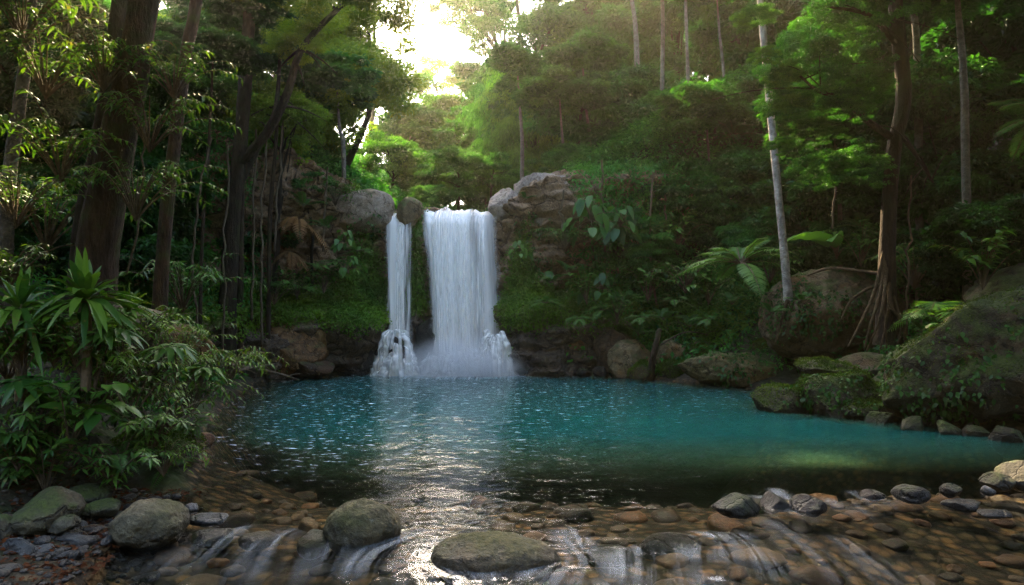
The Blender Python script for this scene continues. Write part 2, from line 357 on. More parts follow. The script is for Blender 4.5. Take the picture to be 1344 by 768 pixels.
def water_mat():
    k = NT('pool_water'); g = k.n('NewGeometry'); pos = g.outputs['Position']; depth = k.attr('depth'); foam = k.attr('foam')
    flow = k.attr('flow', 'Vector'); rip = k.attr('ripple')
    w1 = k.noise(k.vmul(pos, (1.0, 1.9, 1)), 3.2, 4, .6, .6); w2 = k.noise(k.vmul(pos, (1, 1.6, 1)), 9.5, 3, .55, .4); w3 = k.noise(k.vmul(flow, (14, 1.6, 1)), 1.0, 4, .6)
    h = k.math('ADD', k.math('MULTIPLY', w1, 1.0), k.math('MULTIPLY', w2, .38))
    h = k.math('ADD', k.math('MULTIPLY', h, rip), k.math('MULTIPLY', w3, k.math('MULTIPLY', k.math('SUBTRACT', 1.0, rip), .22)))
    nb = k.bump(h, .34, .05)
    # body of the water: clear over the shallows, teal and turbid where deep
    body = k.math('SUBTRACT', 1.0, k.math('POWER', 2.718, k.math('MULTIPLY', k.math('MAXIMUM', k.math('SUBTRACT', depth, .34), 0.0), -1.25)))
    tc = k.mix(k.mr(depth, .35, 1.6), (.050, .090, .036), (.006, .098, .086)); tc = k.mix(k.mr(k.noise(pos, .45, 4, .6), .35, .68), k.mix(1.0, tc, (.72, .78, .82), 'MULTIPLY'), tc)
    dif = k.n('BsdfDiffuse'); k.set(dif.inputs['Color'], tc)
    tr = k.n('BsdfTransparent'); k.set(tr.inputs['Color'], k.mix(k.mr(depth, 0, .8), (.96, .95, .9), (.82, .88, .72)))
    m1 = k.n('MixShader'); k.set(m1.inputs[0], body); k.t.links.new(tr.outputs[0], m1.inputs[1]); k.t.links.new(dif.outputs[0], m1.inputs[2])
    gl = k.n('BsdfGlossy'); gl.inputs['Roughness'].default_value = .05; k.set(gl.inputs['Normal'], nb)
    fr = k.n('Fresnel'); fr.inputs['IOR'].default_value = 1.33; k.set(fr.inputs['Normal'], nb)
    m2 = k.n('MixShader'); k.set(m2.inputs[0], fr.outputs[0]); k.t.links.new(m1.outputs[0], m2.inputs[1]); k.t.links.new(gl.outputs[0], m2.inputs[2])
    # foam: streaks along the flow in the rapids, pool flecks of foam with sun glints painted in
    st = k.mr(k.noise(k.vmul(flow, (13, .45, 1)), 1.0, 7, .66, .2), .40, .86)
    fs = k.math('MULTIPLY', foam, st)
    fl = k.mr(k.noise(k.vmul(pos, (1.3, 3.6, 1)), 3.4, 5, .66), .59, .66)
    fl = k.math('MULTIPLY', fl, k.attr('fleck'))
    ff = k.math('MAXIMUM', fs, k.math('MULTIPLY', fl, .75), clamp=True)
    fd = k.n('BsdfDiffuse'); k.set(fd.inputs['Color'], (.78, .82, .84))
    m3 = k.n('MixShader'); k.set(m3.inputs[0], ff); k.t.links.new(m2.outputs[0], m3.inputs[1]); k.t.links.new(fd.outputs[0], m3.inputs[2])
    return k.done(m3.outputs[0])
M['water'] = water_mat()

def fall_mat(name, lo=.40, hi=.62, dens=1.0, su=9.0, sv=.5):
    k = NT(name); flow = k.attr('flow', 'Vector'); edge = k.attr('tint')
    a = k.noise(k.vmul(flow, (su, sv, 1)), 1.0, 5, .6, .15); b2 = k.noise(k.vmul(flow, (su * 3.6, sv * 1.1, 1)), 1.0, 4, .65)
    f = k.math('ADD', k.math('MULTIPLY', a, .62), k.math('MULTIPLY', b2, .38))
    al = k.math('MULTIPLY', k.mr(f, lo, hi, 0, 1, True), dens)
    al = k.math('MULTIPLY', al, edge, clamp=True)
    d = k.n('BsdfDiffuse'); k.set(d.inputs['Color'], k.mix(k.mr(f, .35, .65), (.95, .91, .84), (1.0, .97, .90)))
    t = k.n('BsdfTranslucent'); k.set(t.inputs['Color'], (.95, .96, .96))
    m = k.n('MixShader'); m.inputs[0].default_value = .25; k.t.links.new(d.outputs[0], m.inputs[1]); k.t.links.new(t.outputs[0], m.inputs[2])
    tr = k.n('BsdfTransparent'); m2 = k.n('MixShader'); k.set(m2.inputs[0], al)
    k.t.links.new(tr.outputs[0], m2.inputs[1]); k.t.links.new(m.outputs[0], m2.inputs[2])
    return k.done(m2.outputs[0])
M['fall'] = fall_mat('falling_water', .14, .54, 1.25, 4.2, .30)
M['veil'] = fall_mat('thin_falling_water', .40, .68, .9, 11)
M['cascade'] = fall_mat('cascading_water', .22, .58, 1.1, 4.5, .6)
def mist_mat():
    """spray that thins out from the middle of its cloud"""
    m = NT('mist'); tc = m.n('TexCoord').outputs['Object']; L = m.n('VectorMath', operation='LENGTH'); m.set(L.inputs[0], tc)
    f = m.math('MULTIPLY', m.mr(L.outputs['Value'], .15, .95, 1, 0, True), m.mr(m.noise(tc, 2.6, 3, .6), .3, .65))
    v = m.n('VolumePrincipled'); v.inputs['Color'].default_value = (1, 1, 1, 1); v.inputs['Anisotropy'].default_value = .1; m.set(v.inputs['Density'], m.math('MULTIPLY', f, 4.5))
    m.t.links.new(v.outputs[0], m.out.inputs['Volume']); return m.m
def volume_mat(name, dens, col, aniso):
    m = bpy.data.materials.new(name); m.use_nodes = True; t = m.node_tree; t.nodes.clear()
    o = t.nodes.new('ShaderNodeOutputMaterial'); v = t.nodes.new('ShaderNodeVolumePrincipled')
    v.inputs['Color'].default_value = (*col, 1); v.inputs['Density'].default_value = dens; v.inputs['Anisotropy'].default_value = aniso
    t.links.new(v.outputs[0], o.inputs['Volume']); return m

# ------------------------------------------------------------------ the gorge: pool outline, ground sheet, cliff
POOL = np.array([(-3.0, -5), (-3.1, 4.0), (-3.3, 5.3), (-3.65, 6.4), (-3.5, 7.5), (-4.15, 9.2), (-5.3, 11.9), (-6.2, 14.9), (-7.3, 19.7), (-6.0, 21.0),
                 (-4.8, 22.2), (-4.2, 23.3), (-.5, 23.3), (.2, 22.2), (1.2, 21.7), (3.1, 21.6), (4.6, 19.9), (6.4, 17.7), (7.6, 17.0), (7.4, 15.4), (5.9, 14.3),
                 (6.7, 13.0), (7.8, 12.0), (9.4, 10.6), (11.5, 8.0), (12, 4.0), (11.0, -5)])
def pool_sd(x, y):
    """distance to the waterline, negative inside the pool"""
    shp = np.shape(x); p = np.stack([np.ravel(x), np.ravel(y)], -1); d = np.full(len(p), 1e9); ins = np.zeros(len(p), bool)
    for a, b in zip(POOL, np.roll(POOL, -1, 0)):
        e = b - a; w = p - a; t = np.clip((w @ e) / (e @ e), 0, 1); q = w - t[:, None] * e
        d = np.minimum(d, (q * q).sum(1))
        c = ((a[1] > p[:, 1]) != (b[1] > p[:, 1])) & (p[:, 0] < (b[0] - a[0]) * (p[:, 1] - a[1]) / (b[1] - a[1] + 1e-12) + a[0])
        ins ^= c
    return (np.sqrt(d) * np.where(ins, -1, 1)).reshape(shp)
SILL = ([-12, -4, -2.4, -1, 0, .5, 1.0, 1.6, 2.3, 3.2, 4.5, 8, 14], [6.6, 6.3, 6.15, 5.75, 5.55, 5.35, 5.45, 5.6, 6.0, 6.9, 7.4, 7.8, 8.2])
def water_z(x, y):
    s = np.interp(x, *SILL) - y
    return -.07 * sstep(-.2, 1.3, s) - .07 * sstep(.9, 2.6, s)
def depth_at(x, y, sd):
    sill = np.interp(x, *SILL)
    dep = .18 + .16 * sstep(0, 2.5, y - sill) + .30 * sstep(7.6, 10, y) + 1.7 * sstep(8.4, 13.5, y) + .10 * sstep(0, 1.2, sill - y)
    return np.minimum(dep, .05 + np.maximum(-sd, 0) * (.38 + .9 * np.maximum(sstep(3.5, 5.5, x) * sstep(9, 10.5, y), sstep(9.2, 11.5, y))))
def H(x, y):
    x = np.asarray(x, float); y = np.asarray(y, float); sd = pool_sd(x, y)
    p = np.stack([np.ravel(x), np.ravel(y), np.zeros(np.size(x))], -1)
    n1 = fbm(p * .35, 3, 4).reshape(np.shape(x)); n2 = fbm(p * 1.6, 9, 3).reshape(np.shape(x))
    bed = water_z(x, y) - depth_at(x, y, sd) + n2 * .03
    d = np.maximum(sd, 0)
    left = x < -1
    gravel = left & (y < 7.6)
    bank = np.where(gravel, .10 * np.minimum(d, 1.3) + .75 * np.maximum(d - 1.0, 0), .55 * np.minimum(d, 1.4) + .62 * np.maximum(d - 1.0, 0))
    bank = bank * (1 + .35 * n1) + n2 * .12 * sstep(0, 1, d)
    up = 5.35 + .13 * np.maximum(y - 24, 0) + .62 * np.maximum(np.abs(x + 1.9) - 2.6 - .05 * np.maximum(y - 24, 0), 0) * (1 + .3 * n1)
    k = sstep(23.6, 25.0, y)
    h = np.where(y > 23.6, np.maximum(bank * (1 - k) + 0 * y, up * k + (1 - k) * bank), bank)
    h = np.where(sd < 0, bed, np.maximum(h, bed * 0 + .0 + .02))
    return np.minimum(h, 30 + 4 * n1)
def axis(segs):
    out = [segs[0][0]]
    for a, b, s in segs: out += list(np.linspace(a, b, max(2, int(round((b - a) / s)) + 1))[1:])
    return np.array(out)
gx = axis([(-200, -60, 10), (-60, -16, 1.2), (-16, 16, .16), (16, 60, 1.2), (60, 200, 10)])
gy = axis([(-60, -6, 4), (-6, 4, .5), (4, 26, .16), (26, 60, 1.0), (60, 240, 6)])
X, Y = np.meshgrid(gx, gy, indexing='ij')
g = Geo(); Z = H(X, Y); g.add(np.stack([X, Y, Z], -1).reshape(-1, 3), grid_faces(len(gx), len(gy)))
ground = structure(link('ground', g.mesh('ground', M['ground'])), 'soil banks and stony stream bed of the gorge')

CL = np.array([(-15, 12.5, 5), (-13, 15, 5.6), (-10.5, 18, 6.6), (-8.3, 20.6, 7.2), (-6.9, 22.0, 7.1), (-5.7, 22.7, 6.35), (-4.75, 23.1, 5.8), (-4.3, 23.5, 5.42), (-3.45, 23.5, 5.42),
               (-3.22, 23.05, 5.75), (-2.98, 23.5, 5.40), (-.48, 23.5, 5.40), (-.22, 23.0, 5.75), (.4, 22.7, 5.95), (1.2, 22.8, 6.5), (2.3, 23.2, 6.8), (4, 24.0, 6.9), (7, 24.5, 7), (10, 23.4, 7.2), (14, 20.5, 7.5)])
seg = np.concatenate([[0], np.cumsum(np.linalg.norm(np.diff(CL[:, :2], axis=0), axis=1))])
nu, nv = 460, 130
uu = np.linspace(0, seg[-1], nu); cx = np.interp(uu, seg, CL[:, 0]); cyy = np.interp(uu, seg, CL[:, 1]); cz = np.interp(uu, seg, CL[:, 2])
ker = np.hanning(17); ker /= ker.sum()
sm = lambda a: np.convolve(np.pad(a, 8, mode='edge'), ker, 'valid')
tx, ty = np.gradient(sm(cx)), np.gradient(sm(cyy)); L = np.hypot(tx, ty); ox, oy = ty / L, -tx / L      # towards the pool
v = np.linspace(0, 1, nv)
face = np.minimum(v / .82, 1)[None]; back = np.maximum(v - .82, 0)[None] / .18
zz = -.8 + (cz[:, None] + .8) * face
infall = np.exp(-((cx + 2.3) / 2.3) ** 6)[:, None]
ledge = (1.15 * (1 - infall) + .25 * infall) * (1 - sstep(1.5, 2.9, zz)) + .25 * np.sin(zz * 1.3) * (1 - infall)
out = ledge - 2.6 * back
cap = zz + .25 * np.sin(back * 3.1) * (1 - infall)
p = np.stack([cx[:, None] + ox[:, None] * out, cyy[:, None] + oy[:, None] * out, cap], -1).reshape(-1, 3)
nr = np.repeat(np.stack([ox, oy, np.full(nu, .15)], -1), nv, 0)
ns = fbm(p * np.array([.55, .55, .7]), 21, 5, .55) + .45 * fbm(p * np.array([.5, .5, 2.6]), 29, 3) * (1 - np.repeat(infall, nv, 1).ravel() * .6)
blk = np.abs(fbm(p * np.array([.9, .9, 1.3]), 23, 3)); fin = fbm(p * 3.2, 25, 4, .6)
str_ = np.repeat((1 - .45 * infall), nv, 1).ravel()
p = p + nr * ((ns * 1.0 - blk * .7 + .1) * str_ + fin * .16)[:, None]
p[:, 2] += fin * .10
x_, z_ = p[:, 0], p[:, 2]
moss = 1.0 * np.exp(-((z_ - 2.3) / .85) ** 2) * (1 - .55 * np.repeat(infall, nv, 1).ravel())
moss += .75 * np.exp(-((x_ + 5.0) / .75) ** 2) * sstep(1.2, 2.2, z_) + .8 * np.exp(-((x_ - .35) / .55) ** 2) * sstep(1.2, 2.2, z_) * (1 - sstep(4.5, 5.6, z_))
moss += .75 * np.exp(-((x_ + 3.25) / .35) ** 2) * sstep(1.6, 2.4, z_)
moss = np.clip(moss, 0, 1) * .9
g = Geo(); F = grid_faces(nu, nv); g.add(p, F, None, moss)
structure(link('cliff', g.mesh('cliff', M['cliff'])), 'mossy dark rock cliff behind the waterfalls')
CLIFF_P, CLIFF_F, CLIFF_M = p, F, moss

# ------------------------------------------------------------------ rocks
def rock_geo(r, seed, sub=4, facets=7, rough=.22, fine=.04, flat=0.0):
    bm = bmesh.new(); bmesh.ops.create_icosphere(bm, subdivisions=sub, radius=1); bm.verts.ensure_lookup_table()
    v = np.array([q.co[:] for q in bm.verts]); f = np.array([[q.index for q in t.verts] for t in bm.faces]); bm.free()
    rg = np.random.default_rng(seed)
    n0 = v.copy(); s = 1 + rough * fbm(v * 1.1, seed, 3)
    v = n0 * s[:, None]
    for _ in range(facets):
        d = nrm(rg.normal(0, 1, 3)); c = rg.uniform(.48, .82) if facets >= 8 else rg.uniform(.62, .92); k = v @ d
        ex = np.maximum(k - c, 0); v = v - d * (ex * .85)[:, None]
    v = v / np.abs(v).max(0) * np.asarray(r)
    sz = float(np.mean(r))
    v += n0 * (fbm(v / sz * 2.6, seed + 5, 4, .55) * fine * sz * 1.6)[:, None] + n0 * (fbm(v / sz * 9, seed + 7, 3) * fine * .45 * sz)[:, None]
    if flat: v[:, 2] = np.where(v[:, 2] < -flat * r[2], -flat * r[2] + (v[:, 2] + flat * r[2]) * .15, v[:, 2])
    return v, f
def rock(name, label, loc, r, mat, seed, rotz=0, tilt=0, sub=4, facets=7, rough=.22, fine=.04, group=None, color=None, cat=None, extra=None):
    g = Geo(); v, f = rock_geo(r, seed, sub, facets, rough, fine); g.add(v, None, f)
    for (dr, rr, s2) in (extra or []):
        v2, f2 = rock_geo(rr, s2, sub, facets, rough, fine); g.add(v2 + np.array(dr), None, f2)
    o = link(name, g.mesh(name, M[mat]), None, loc, (tilt, tilt * .4, rotz), 1, color)
    return tag(o, label, cat or name.replace('_', ' '), group)
def rockpx(name, label, px0, px1, pyt, pyb, z0, depth, mat, seed, sink=.25, Y=None, **kw):
    """a rock whose foot shows at row pyb on level z0 (or at distance Y) and which spans px0..px1, top at pyt"""
    Yf = (2 - z0) * 896 / (pyb - 410) if Y is None else Y
    Yc = Yf + depth * .5
    w = (px1 - px0) / 896 * Yc; zt = 2 + (410 - pyt) / 896 * Yc; zb = z0 if Y is None else 2 + (410 - pyb) / 896 * Yf
    h = zt - zb; hz = h * (1 + sink) / 2
    return rock(name, label, ((px0 + px1) / 2 / 896 * Yc - 672 / 896 * Yc, Yc, zt - hz), (w / 2 * 1.04, depth / 2, hz * 1.06), mat, seed, **kw)
B = 'boulder'
# the foreground stones in the rapids
rockpx(B, 'rounded mossy boulder with a domed top in the middle of the rapids', 428, 530, 656, 736, -.13, .62, 'oliverock', 11, .2, sub=6, facets=1, rough=.14, fine=.05, color=(.85, .85, .7))
rockpx(B, 'long low mossy boulder lying across the rapids at the bottom of the view', 566, 732, 700, 776, -.15, .66, 'oliverock', 24, .35, sub=6, facets=2, rough=.15, fine=.05, color=(1.0, .9, .7), tilt=.04)
rockpx('stone', 'dark wet slab stone with white water behind it, right of the long low boulder', 836, 914, 700, 734, -.16, .38, 'stone', 33, .6, sub=4, color=(.35, .35, .36))
rockpx('stone', 'brown wet stone between the long low boulder and the dark slab', 772, 834, 715, 744, -.17, .35, 'stone', 34, .6, color=(.75, .55, .36))
rockpx('stone', 'small brown wet stone half hidden in the white water beside the domed boulder', 533, 566, 708, 728, -.12, .3, 'stone', 35, .8, color=(.6, .46, .3))
rockpx('stone', 'flat wet stone touching the left foot of the domed boulder', 386, 432, 698, 728, -.10, .35, 'stone', 36, .6, color=(.75, .68, .55))
rockpx('stone', 'low brown wet stone between two small falls of the rapids', 312, 366, 698, 719, -.06, .33, 'stone', 37, .7, color=(.65, .55, .38))
rockpx('stone', 'wide dark wet stone with spray on its right end', 252, 312, 694, 716, -.05, .38, 'stone', 38, .7, color=(.6, .58, .5))
rockpx('stone', 'flat grey wet stone lying in the shallows behind the mossy egg-shaped boulder', 246, 300, 674, 689, 0, .3, 'greystone', 39, .6, color=(.7, .75, .8))
rockpx('stone', 'small pale grey pebble-like stone alone in the left shallows', 242, 261, 660, 672, 0, .14, 'greystone', 40, .5, sub=3, color=(1.2, 1.2, 1.25))
rockpx(B, 'mossy egg-shaped boulder at the edge of the leaf litter', 152, 237, 660, 724, -.02, .7, 'oliverock', 41, .3, sub=6, facets=4, fine=.05, color=(.95, .95, .9))
rockpx(B, 'big dark mossy boulder on the left bank below the bushes', 22, 100, 642, 706, .12, .75, 'rock', 42, .3, sub=5, color=(.6, .6, .45))
rockpx(B, 'dark boulder in the shade under the bushes', 86, 142, 636, 668, .12, .6, 'rock', 43, .3, color=(.55, .55, .48))
rockpx(B, 'low olive stone between the dark boulders and the leaf litter', 106, 157, 656, 680, .10, .42, 'rock', 44, .4, color=(.7, .72, .5))
rockpx(B, 'small boulder leaning on the front of the big dark mossy boulder', 66, 100, 676, 702, .10, .3, 'stone', 45, .4, color=(.7, .7, .6))
rockpx(B, 'boulder cut by the left edge of the view', -20, 14, 678, 720, .10, .4, 'rock', 46, .4, color=(.7, .7, .6))
for i, (a, b, t, u, lab) in enumerate([(18, 46, 696, 714, 'flat grey stone just below the big dark mossy boulder'), (-4, 46, 708, 738, 'widest flat stone on the leaf litter in the bottom left corner'), (42, 68, 716, 732, 'small stone right of the widest flat stone on the leaf litter'),
                                       (78, 124, 702, 716, 'long thin grey stone on the leaf litter'), (120, 132, 692, 702, 'small upright grey pebble on the leaf litter'), (64, 76, 724, 738, 'bluish pebble at the water edge of the leaf litter'),
                                       (-6, 26, 742, 760, 'flat dark stone in the very bottom left corner'), (96, 112, 684, 700, 'dark pebble behind the long thin grey stone'), (138, 148, 704, 716, 'pale pebble touching the leaf litter beside the egg-shaped boulder')]):
    rockpx('stone', lab, a, b, t, u, .04, .22, 'greystone', 60 + i, .5, sub=4, facets=9, color=(.42, .43, .42))
# right shallows
rockpx('stone', 'grey domed stone breaking the water in the right shallows', 936, 998, 649, 676, 0, .42, 'stone', 71, .5, color=(0.14, 0.16, 0.16))
rockpx('stone', 'wet jagged stone with a small cascade beside it, right of the grey domed stone', 998, 1036, 648, 668, 0, .3, 'stone', 72, .6, color=(0.14, 0.11, 0.09), facets=10)
rockpx('stone', 'dark brown stone right of the small cascade', 1036, 1084, 651, 674, 0, .36, 'stone', 73, .5, color=(0.11, 0.08, 0.07))
rockpx('stone', 'pointed dark stone alone in the right shallows', 1174, 1216, 637, 658, 0, .36, 'stone', 74, .5, color=(0.11, 0.11, 0.11))
rockpx('stone', 'low brown wet stone left of the pointed dark stone', 1128, 1160, 643, 656, 0, .28, 'stone', 75, .6, color=(0.14, 0.09, 0.06))
rockpx('stone', 'small tan stone between the pointed stone and the pale pair', 1234, 1262, 635, 650, 0, .25, 'stone', 76, .6, color=(0.17, 0.14, 0.11))
rockpx('stone', 'flat grey slab just awash below the small tan stone', 1240, 1290, 656, 671, -.02, .3, 'greystone', 77, .6, color=(0.11, 0.11, 0.11))
rockpx('stone', 'flat grey slab awash nearest the right edge', 1284, 1330, 668, 680, -.03, .25, 'greystone', 78, .6, color=(0.11, 0.11, 0.11))
rockpx(B, 'large pale green boulder at the right edge of the shallows', 1310, 1375, 607, 644, .02, .6, 'stone', 79, .35, sub=5, color=(0.18, 0.20, 0.17))
rockpx(B, 'rounded pale stone leaning against the large pale green boulder', 1289, 1328, 621, 643, .02, .35, 'stone', 80, .4, color=(0.29, 0.29, 0.22))
rockpx('stone', 'small bluish stone in front of the rounded pale stone', 1288, 1305, 638, 648, 0, .15, 'greystone', 81, .6, sub=3)
# right bank
rockpx(B, 'huge overhanging boulder with creepers above the dark hollow on the right bank', 992, 1172, 352, 478, 0, 3.0, 'rock', 91, .03, Y=16.5, sub=6, facets=6, fine=.06, color=(1.35, 1.05, .72), rough=.3)
rockpx(B, 'low mossy ledge boulder in the water left of the dark hollow', 896, 1016, 464, 510, 0, 1.6, 'rock', 92, .3, sub=6, color=(1.3, 1.15, .65), facets=8, rough=.35, fine=.06)
rockpx(B, 'tan mossy slab boulder behind the dead snag at the waterline', 798, 868, 442, 498, 0, 1.3, 'rock', 93, .25, sub=6, color=(1.6, 1.3, .8), facets=8)
rockpx(B, 'tan square boulder right of the dead snag', 862, 902, 446, 478, 0, .9, 'rock', 94, .3, Y=20.4, sub=5, color=(1.7, 1.4, .9), facets=8)
rockpx(B, 'mossy boulder at the waterline between the snag and the low ledge', 866, 912, 472, 500, 0, .9, 'deepmoss', 95, .3, sub=4)
rockpx(B, 'pale grey boulder above the low mossy ledge', 934, 984, 442, 468, 0, .8, 'palerock', 96, .3, Y=20.2, sub=4, color=(.8, .8, .75))
rockpx(B, 'small mossy boulder behind the low ledge, left of the pale grey boulder', 896, 936, 452, 484, 0, .8, 'deepmoss', 97, .3, Y=20, sub=4)
rockpx(B, 'grey boulder in the undergrowth above the pale grey boulder', 946, 992, 424, 448, 0, .8, 'rock', 98, .3, Y=21.5, sub=4, color=(.8, .85, .75))
rockpx(B, 'fern-topped mossy boulder between the tan boulders and the undergrowth', 888, 944, 432, 462, 0, .9, 'deepmoss', 99, .3, Y=21.8, sub=4)
rockpx(B, 'moss-covered boulder cluster reaching into the pool in front of the dark hollow', 1032, 1150, 482, 549, 0, 1.9, 'deepmoss', 101, .25, sub=6, facets=9, rough=.4, fine=.07, extra=[((-1.0, .1, -.25), (.62, .6, .42), 7), ((.1, .5, .38), (.72, .6, .32), 8)])
rockpx(B, 'flat brown boulder behind the moss-covered cluster', 1084, 1202, 464, 500, 0, 1.2, 'rock', 102, .3, Y=14.6, sub=5, color=(.8, .75, .55))
rockpx(B, 'upright narrow boulder beside the long mossy slope', 1196, 1240, 448, 500, 0, .8, 'rock', 103, .2, Y=13.4, sub=4, color=(.9, .85, .65))
rockpx(B, 'mossy stone at the waterline right of the moss-covered cluster', 1108, 1180, 520, 553, 0, .8, 'deepmoss', 104, .3, sub=5)
rockpx(B, 'long mossy boulder slope filling the right bank', 1166, 1580, 372, 582, 0, 3.2, 'deepmoss', 105, .05, sub=6, facets=7, rough=.45, fine=.09, color=(.65, .62, .5))
rockpx(B, 'upper mossy boulder of the right bank, stepping up behind the long slope', 1236, 1440, 392, 500, 0, 1.8, 'deepmoss', 107, .1, Y=11.2, sub=6, facets=10, rough=.4, fine=.06)
rockpx(B, 'bare brown shoulder of rock rising at the right edge', 1268, 1470, 352, 480, 0, 2.4, 'rock', 106, .1, Y=12.2, sub=6, facets=8, fine=.06, color=(.6, .52, .36))
for i, (a, b, t, u, lab) in enumerate([(1136, 1176, 538, 556, 'dark low stone at the waterline under the moss-covered cluster'), (1180, 1216, 546, 566, 'small brown stone below the long mossy slope'), (1226, 1262, 552, 572, 'grey wet stone at the foot of the long mossy slope'),
                                       (1262, 1292, 556, 574, 'dark stone at the foot of the long mossy slope'), (1296, 1340, 548, 582, 'mossy stone at the foot of the slope near the right edge'), (1206, 1232, 540, 558, 'mossy stone tucked under the long slope')]):
    rockpx('stone', lab, a, b, t, u, 0, .4, 'deepmoss', 110 + i, .7, sub=5, facets=10, rough=.35, color=(.7, .66, .5))
for i, (a, b, t, u, Y_, lab, m_) in enumerate([(826, 862, 470, 500, 19.9, 'low angular mossy rock left of the dead snag', 'deepmoss'), (906, 950, 446, 476, 20.4, 'angular brown rock between the mossy boulders left of the pale grey one', 'rock'), (980, 1012, 446, 476, 19.0, 'angular mossy rock tight against the huge boulder', 'deepmoss'), (860, 896, 424, 450, 22.0, 'angular grey rock half buried in ferns above the tan boulders', 'rock'), (920, 960, 476, 504, 18.6, 'small angular rock at the waterline under the low ledge', 'brownrock'), (800, 836, 428, 452, 21.8, 'angular mossy rock in the green bank above the second brown boulder', 'deepmoss')]):
    rockpx(B, lab, a, b, t, u, 0, .8, m_, 180 + i, .3, Y=Y_, sub=5, facets=14, color=(.9, .85, .6))
# at the foot of the cliff, right of the falls
rockpx(B, 'brown boulder at the cliff foot right of the main waterfall', 716, 790, 420, 492, 0, 1.4, 'brownrock', 121, .2, sub=6, facets=9, color=(1.35, 1.15, .9))
rockpx(B, 'second brown boulder at the cliff foot, beside the tan slab', 770, 826, 432, 492, 0, 1.2, 'brownrock', 122, .2, Y=21.3, sub=5, facets=9)
rockpx(B, 'dark wet boulder right against the main waterfall', 672, 726, 428, 492, 0, 1.1, 'stone', 123, .2, Y=22, sub=5, facets=10, color=(.26, .22, .2))
for i, (a, b, t, u) in enumerate([(676, 700, 482, 493), (700, 722, 478, 493), (728, 752, 480, 494), (756, 776, 483, 494), (776, 800, 480, 494)]):
    rockpx('stone', 'small dark wet stone in a row at the cliff foot right of the main waterfall', a, b, t, u, 0, .5, 'stone', 130 + i, .4, sub=3, color=(.3, .25, .2), facets=9, group='wet stones at the cliff foot')
# left of the falls
rockpx(B, 'large cracked brown boulder with green cover left of the narrow waterfall', 322, 428, 420, 494, 0, 1.8, 'brownrock', 146, .15, Y=20.0, sub=6, facets=7, color=(1.4, 1.2, .85))
rockpx(B, 'rounded olive boulder next to the cracked brown boulder', 392, 440, 410, 486, 0, 1.4, 'brownrock', 142, .15, Y=20.8, sub=6, facets=9, color=(1.5, 1.4, .9))
rockpx(B, 'dark jagged boulder in the spray left of the narrow waterfall', 432, 494, 430, 493, 0, 1.2, 'stone', 143, .2, Y=21.6, sub=5, facets=12, color=(.28, .24, .22))
rockpx(B, 'low dark boulder under the cracked brown boulder at the waterline', 360, 440, 464, 496, 0, 1.0, 'brownrock', 144, .3, Y=20.2, sub=4, facets=10, color=(.55, .5, .45))
rockpx(B, 'dark wet rock face standing between the two waterfalls', 540, 580, 420, 494, 0, .9, 'stone', 145, .2, Y=22.4, sub=5, facets=11, color=(.22, .2, .2))
rockpx(B, 'orange brown boulder behind the left bank bushes', 206, 284, 426, 470, 0, 1.1, 'brownrock', 151, .3, Y=11.5, sub=5, facets=8, color=(1.7, 1.35, 1.0))
rockpx(B, 'pale lichen boulder beside the rosette plant on the left bank', 150, 214, 396, 446, 0, .9, 'palerock', 152, .3, Y=9.3, sub=5, facets=8, color=(.7, .62, .5))
rockpx(B, 'mossy undercut boulder carrying the left bank bushes over the water', 140, 258, 560, 640, 0, 1.5, 'deepmoss', 153, .15, sub=5, facets=7, color=(.8, .8, .7))
rockpx('stone', 'small orange stone at the tip of the left bank', 258, 280, 568, 586, 0, .4, 'brownrock', 154, .4, sub=4, color=(1.6, 1.2, .9))
# the lip of the falls
rockpx(B, 'tall pale rock dome above the right end of the main waterfall', 668, 764, 224, 300, 0, 2.6, 'palerock', 161, .2, Y=22.6, sub=6, facets=8, fine=.05)
rockpx(B, 'low pale rock at the right end of the waterfall lip', 632, 694, 249, 284, 0, 1.5, 'palerock', 162, .3, Y=23.2, sub=5, facets=7, color=(1.1, 1.1, 1.1))
rockpx(B, 'pale flat boulder at the left end of the waterfall lip', 430, 518, 246, 288, 0, 1.6, 'palerock', 163, .3, Y=22.6, sub=5, facets=7, color=(1.0, .92, .8))
rockpx(B, 'rounded mossy rock dividing the two waterfalls at the lip', 522, 556, 260, 290, 0, 1.0, 'rock', 164, .3, Y=22.9, sub=5, facets=4, color=(1.2, .95, .6))
rockpx(B, 'brown rock bluff with roots above the left side of the falls', 366, 440, 206, 300, 0, 2.0, 'brownrock', 165, .1, Y=22.4, sub=6, facets=9, color=(1.9, 1.45, 1.0))

# submerged stones of the shallow bed: 8 shapes, many copies
rg = np.random.default_rng(5); protos = []
for k in range(8):
    v_, f_ = rock_geo((1, rg.uniform(.6, .9), rg.uniform(.35, .5)), 200 + k, 3, 6, .3, .03); gq = Geo(); gq.add(v_, None, f_); protos.append(gq.mesh('submerged_stone', M['bedstone']))
first = None; placed = []
pal = [(.55, .45, .30), (1.0, .72, .42), (.8, .62, .4), (.45, .42, .32), (1.25, .82, .42), (.7, .62, .42), (.35, .33, .28), (.9, .8, .55)]
tries = 0
while len(placed) < 290 and tries < 6000:
    tries += 1
    y = rg.uniform(4.6, 10.3); x = rg.uniform(-.66, .8) * y; r = min(rg.lognormal(-2.05, .42), .25)
    sd = float(pool_sd(np.array([x]), np.array([y]))[0])
    if sd > -.35: continue
    if any((x - q[0]) ** 2 + (y - q[1]) ** 2 < (.72 * (r + q[2])) ** 2 for q in placed): continue
    placed.append((x, y, r))
px_ = np.array(placed); hz = H(px_[:, 0], px_[:, 1])
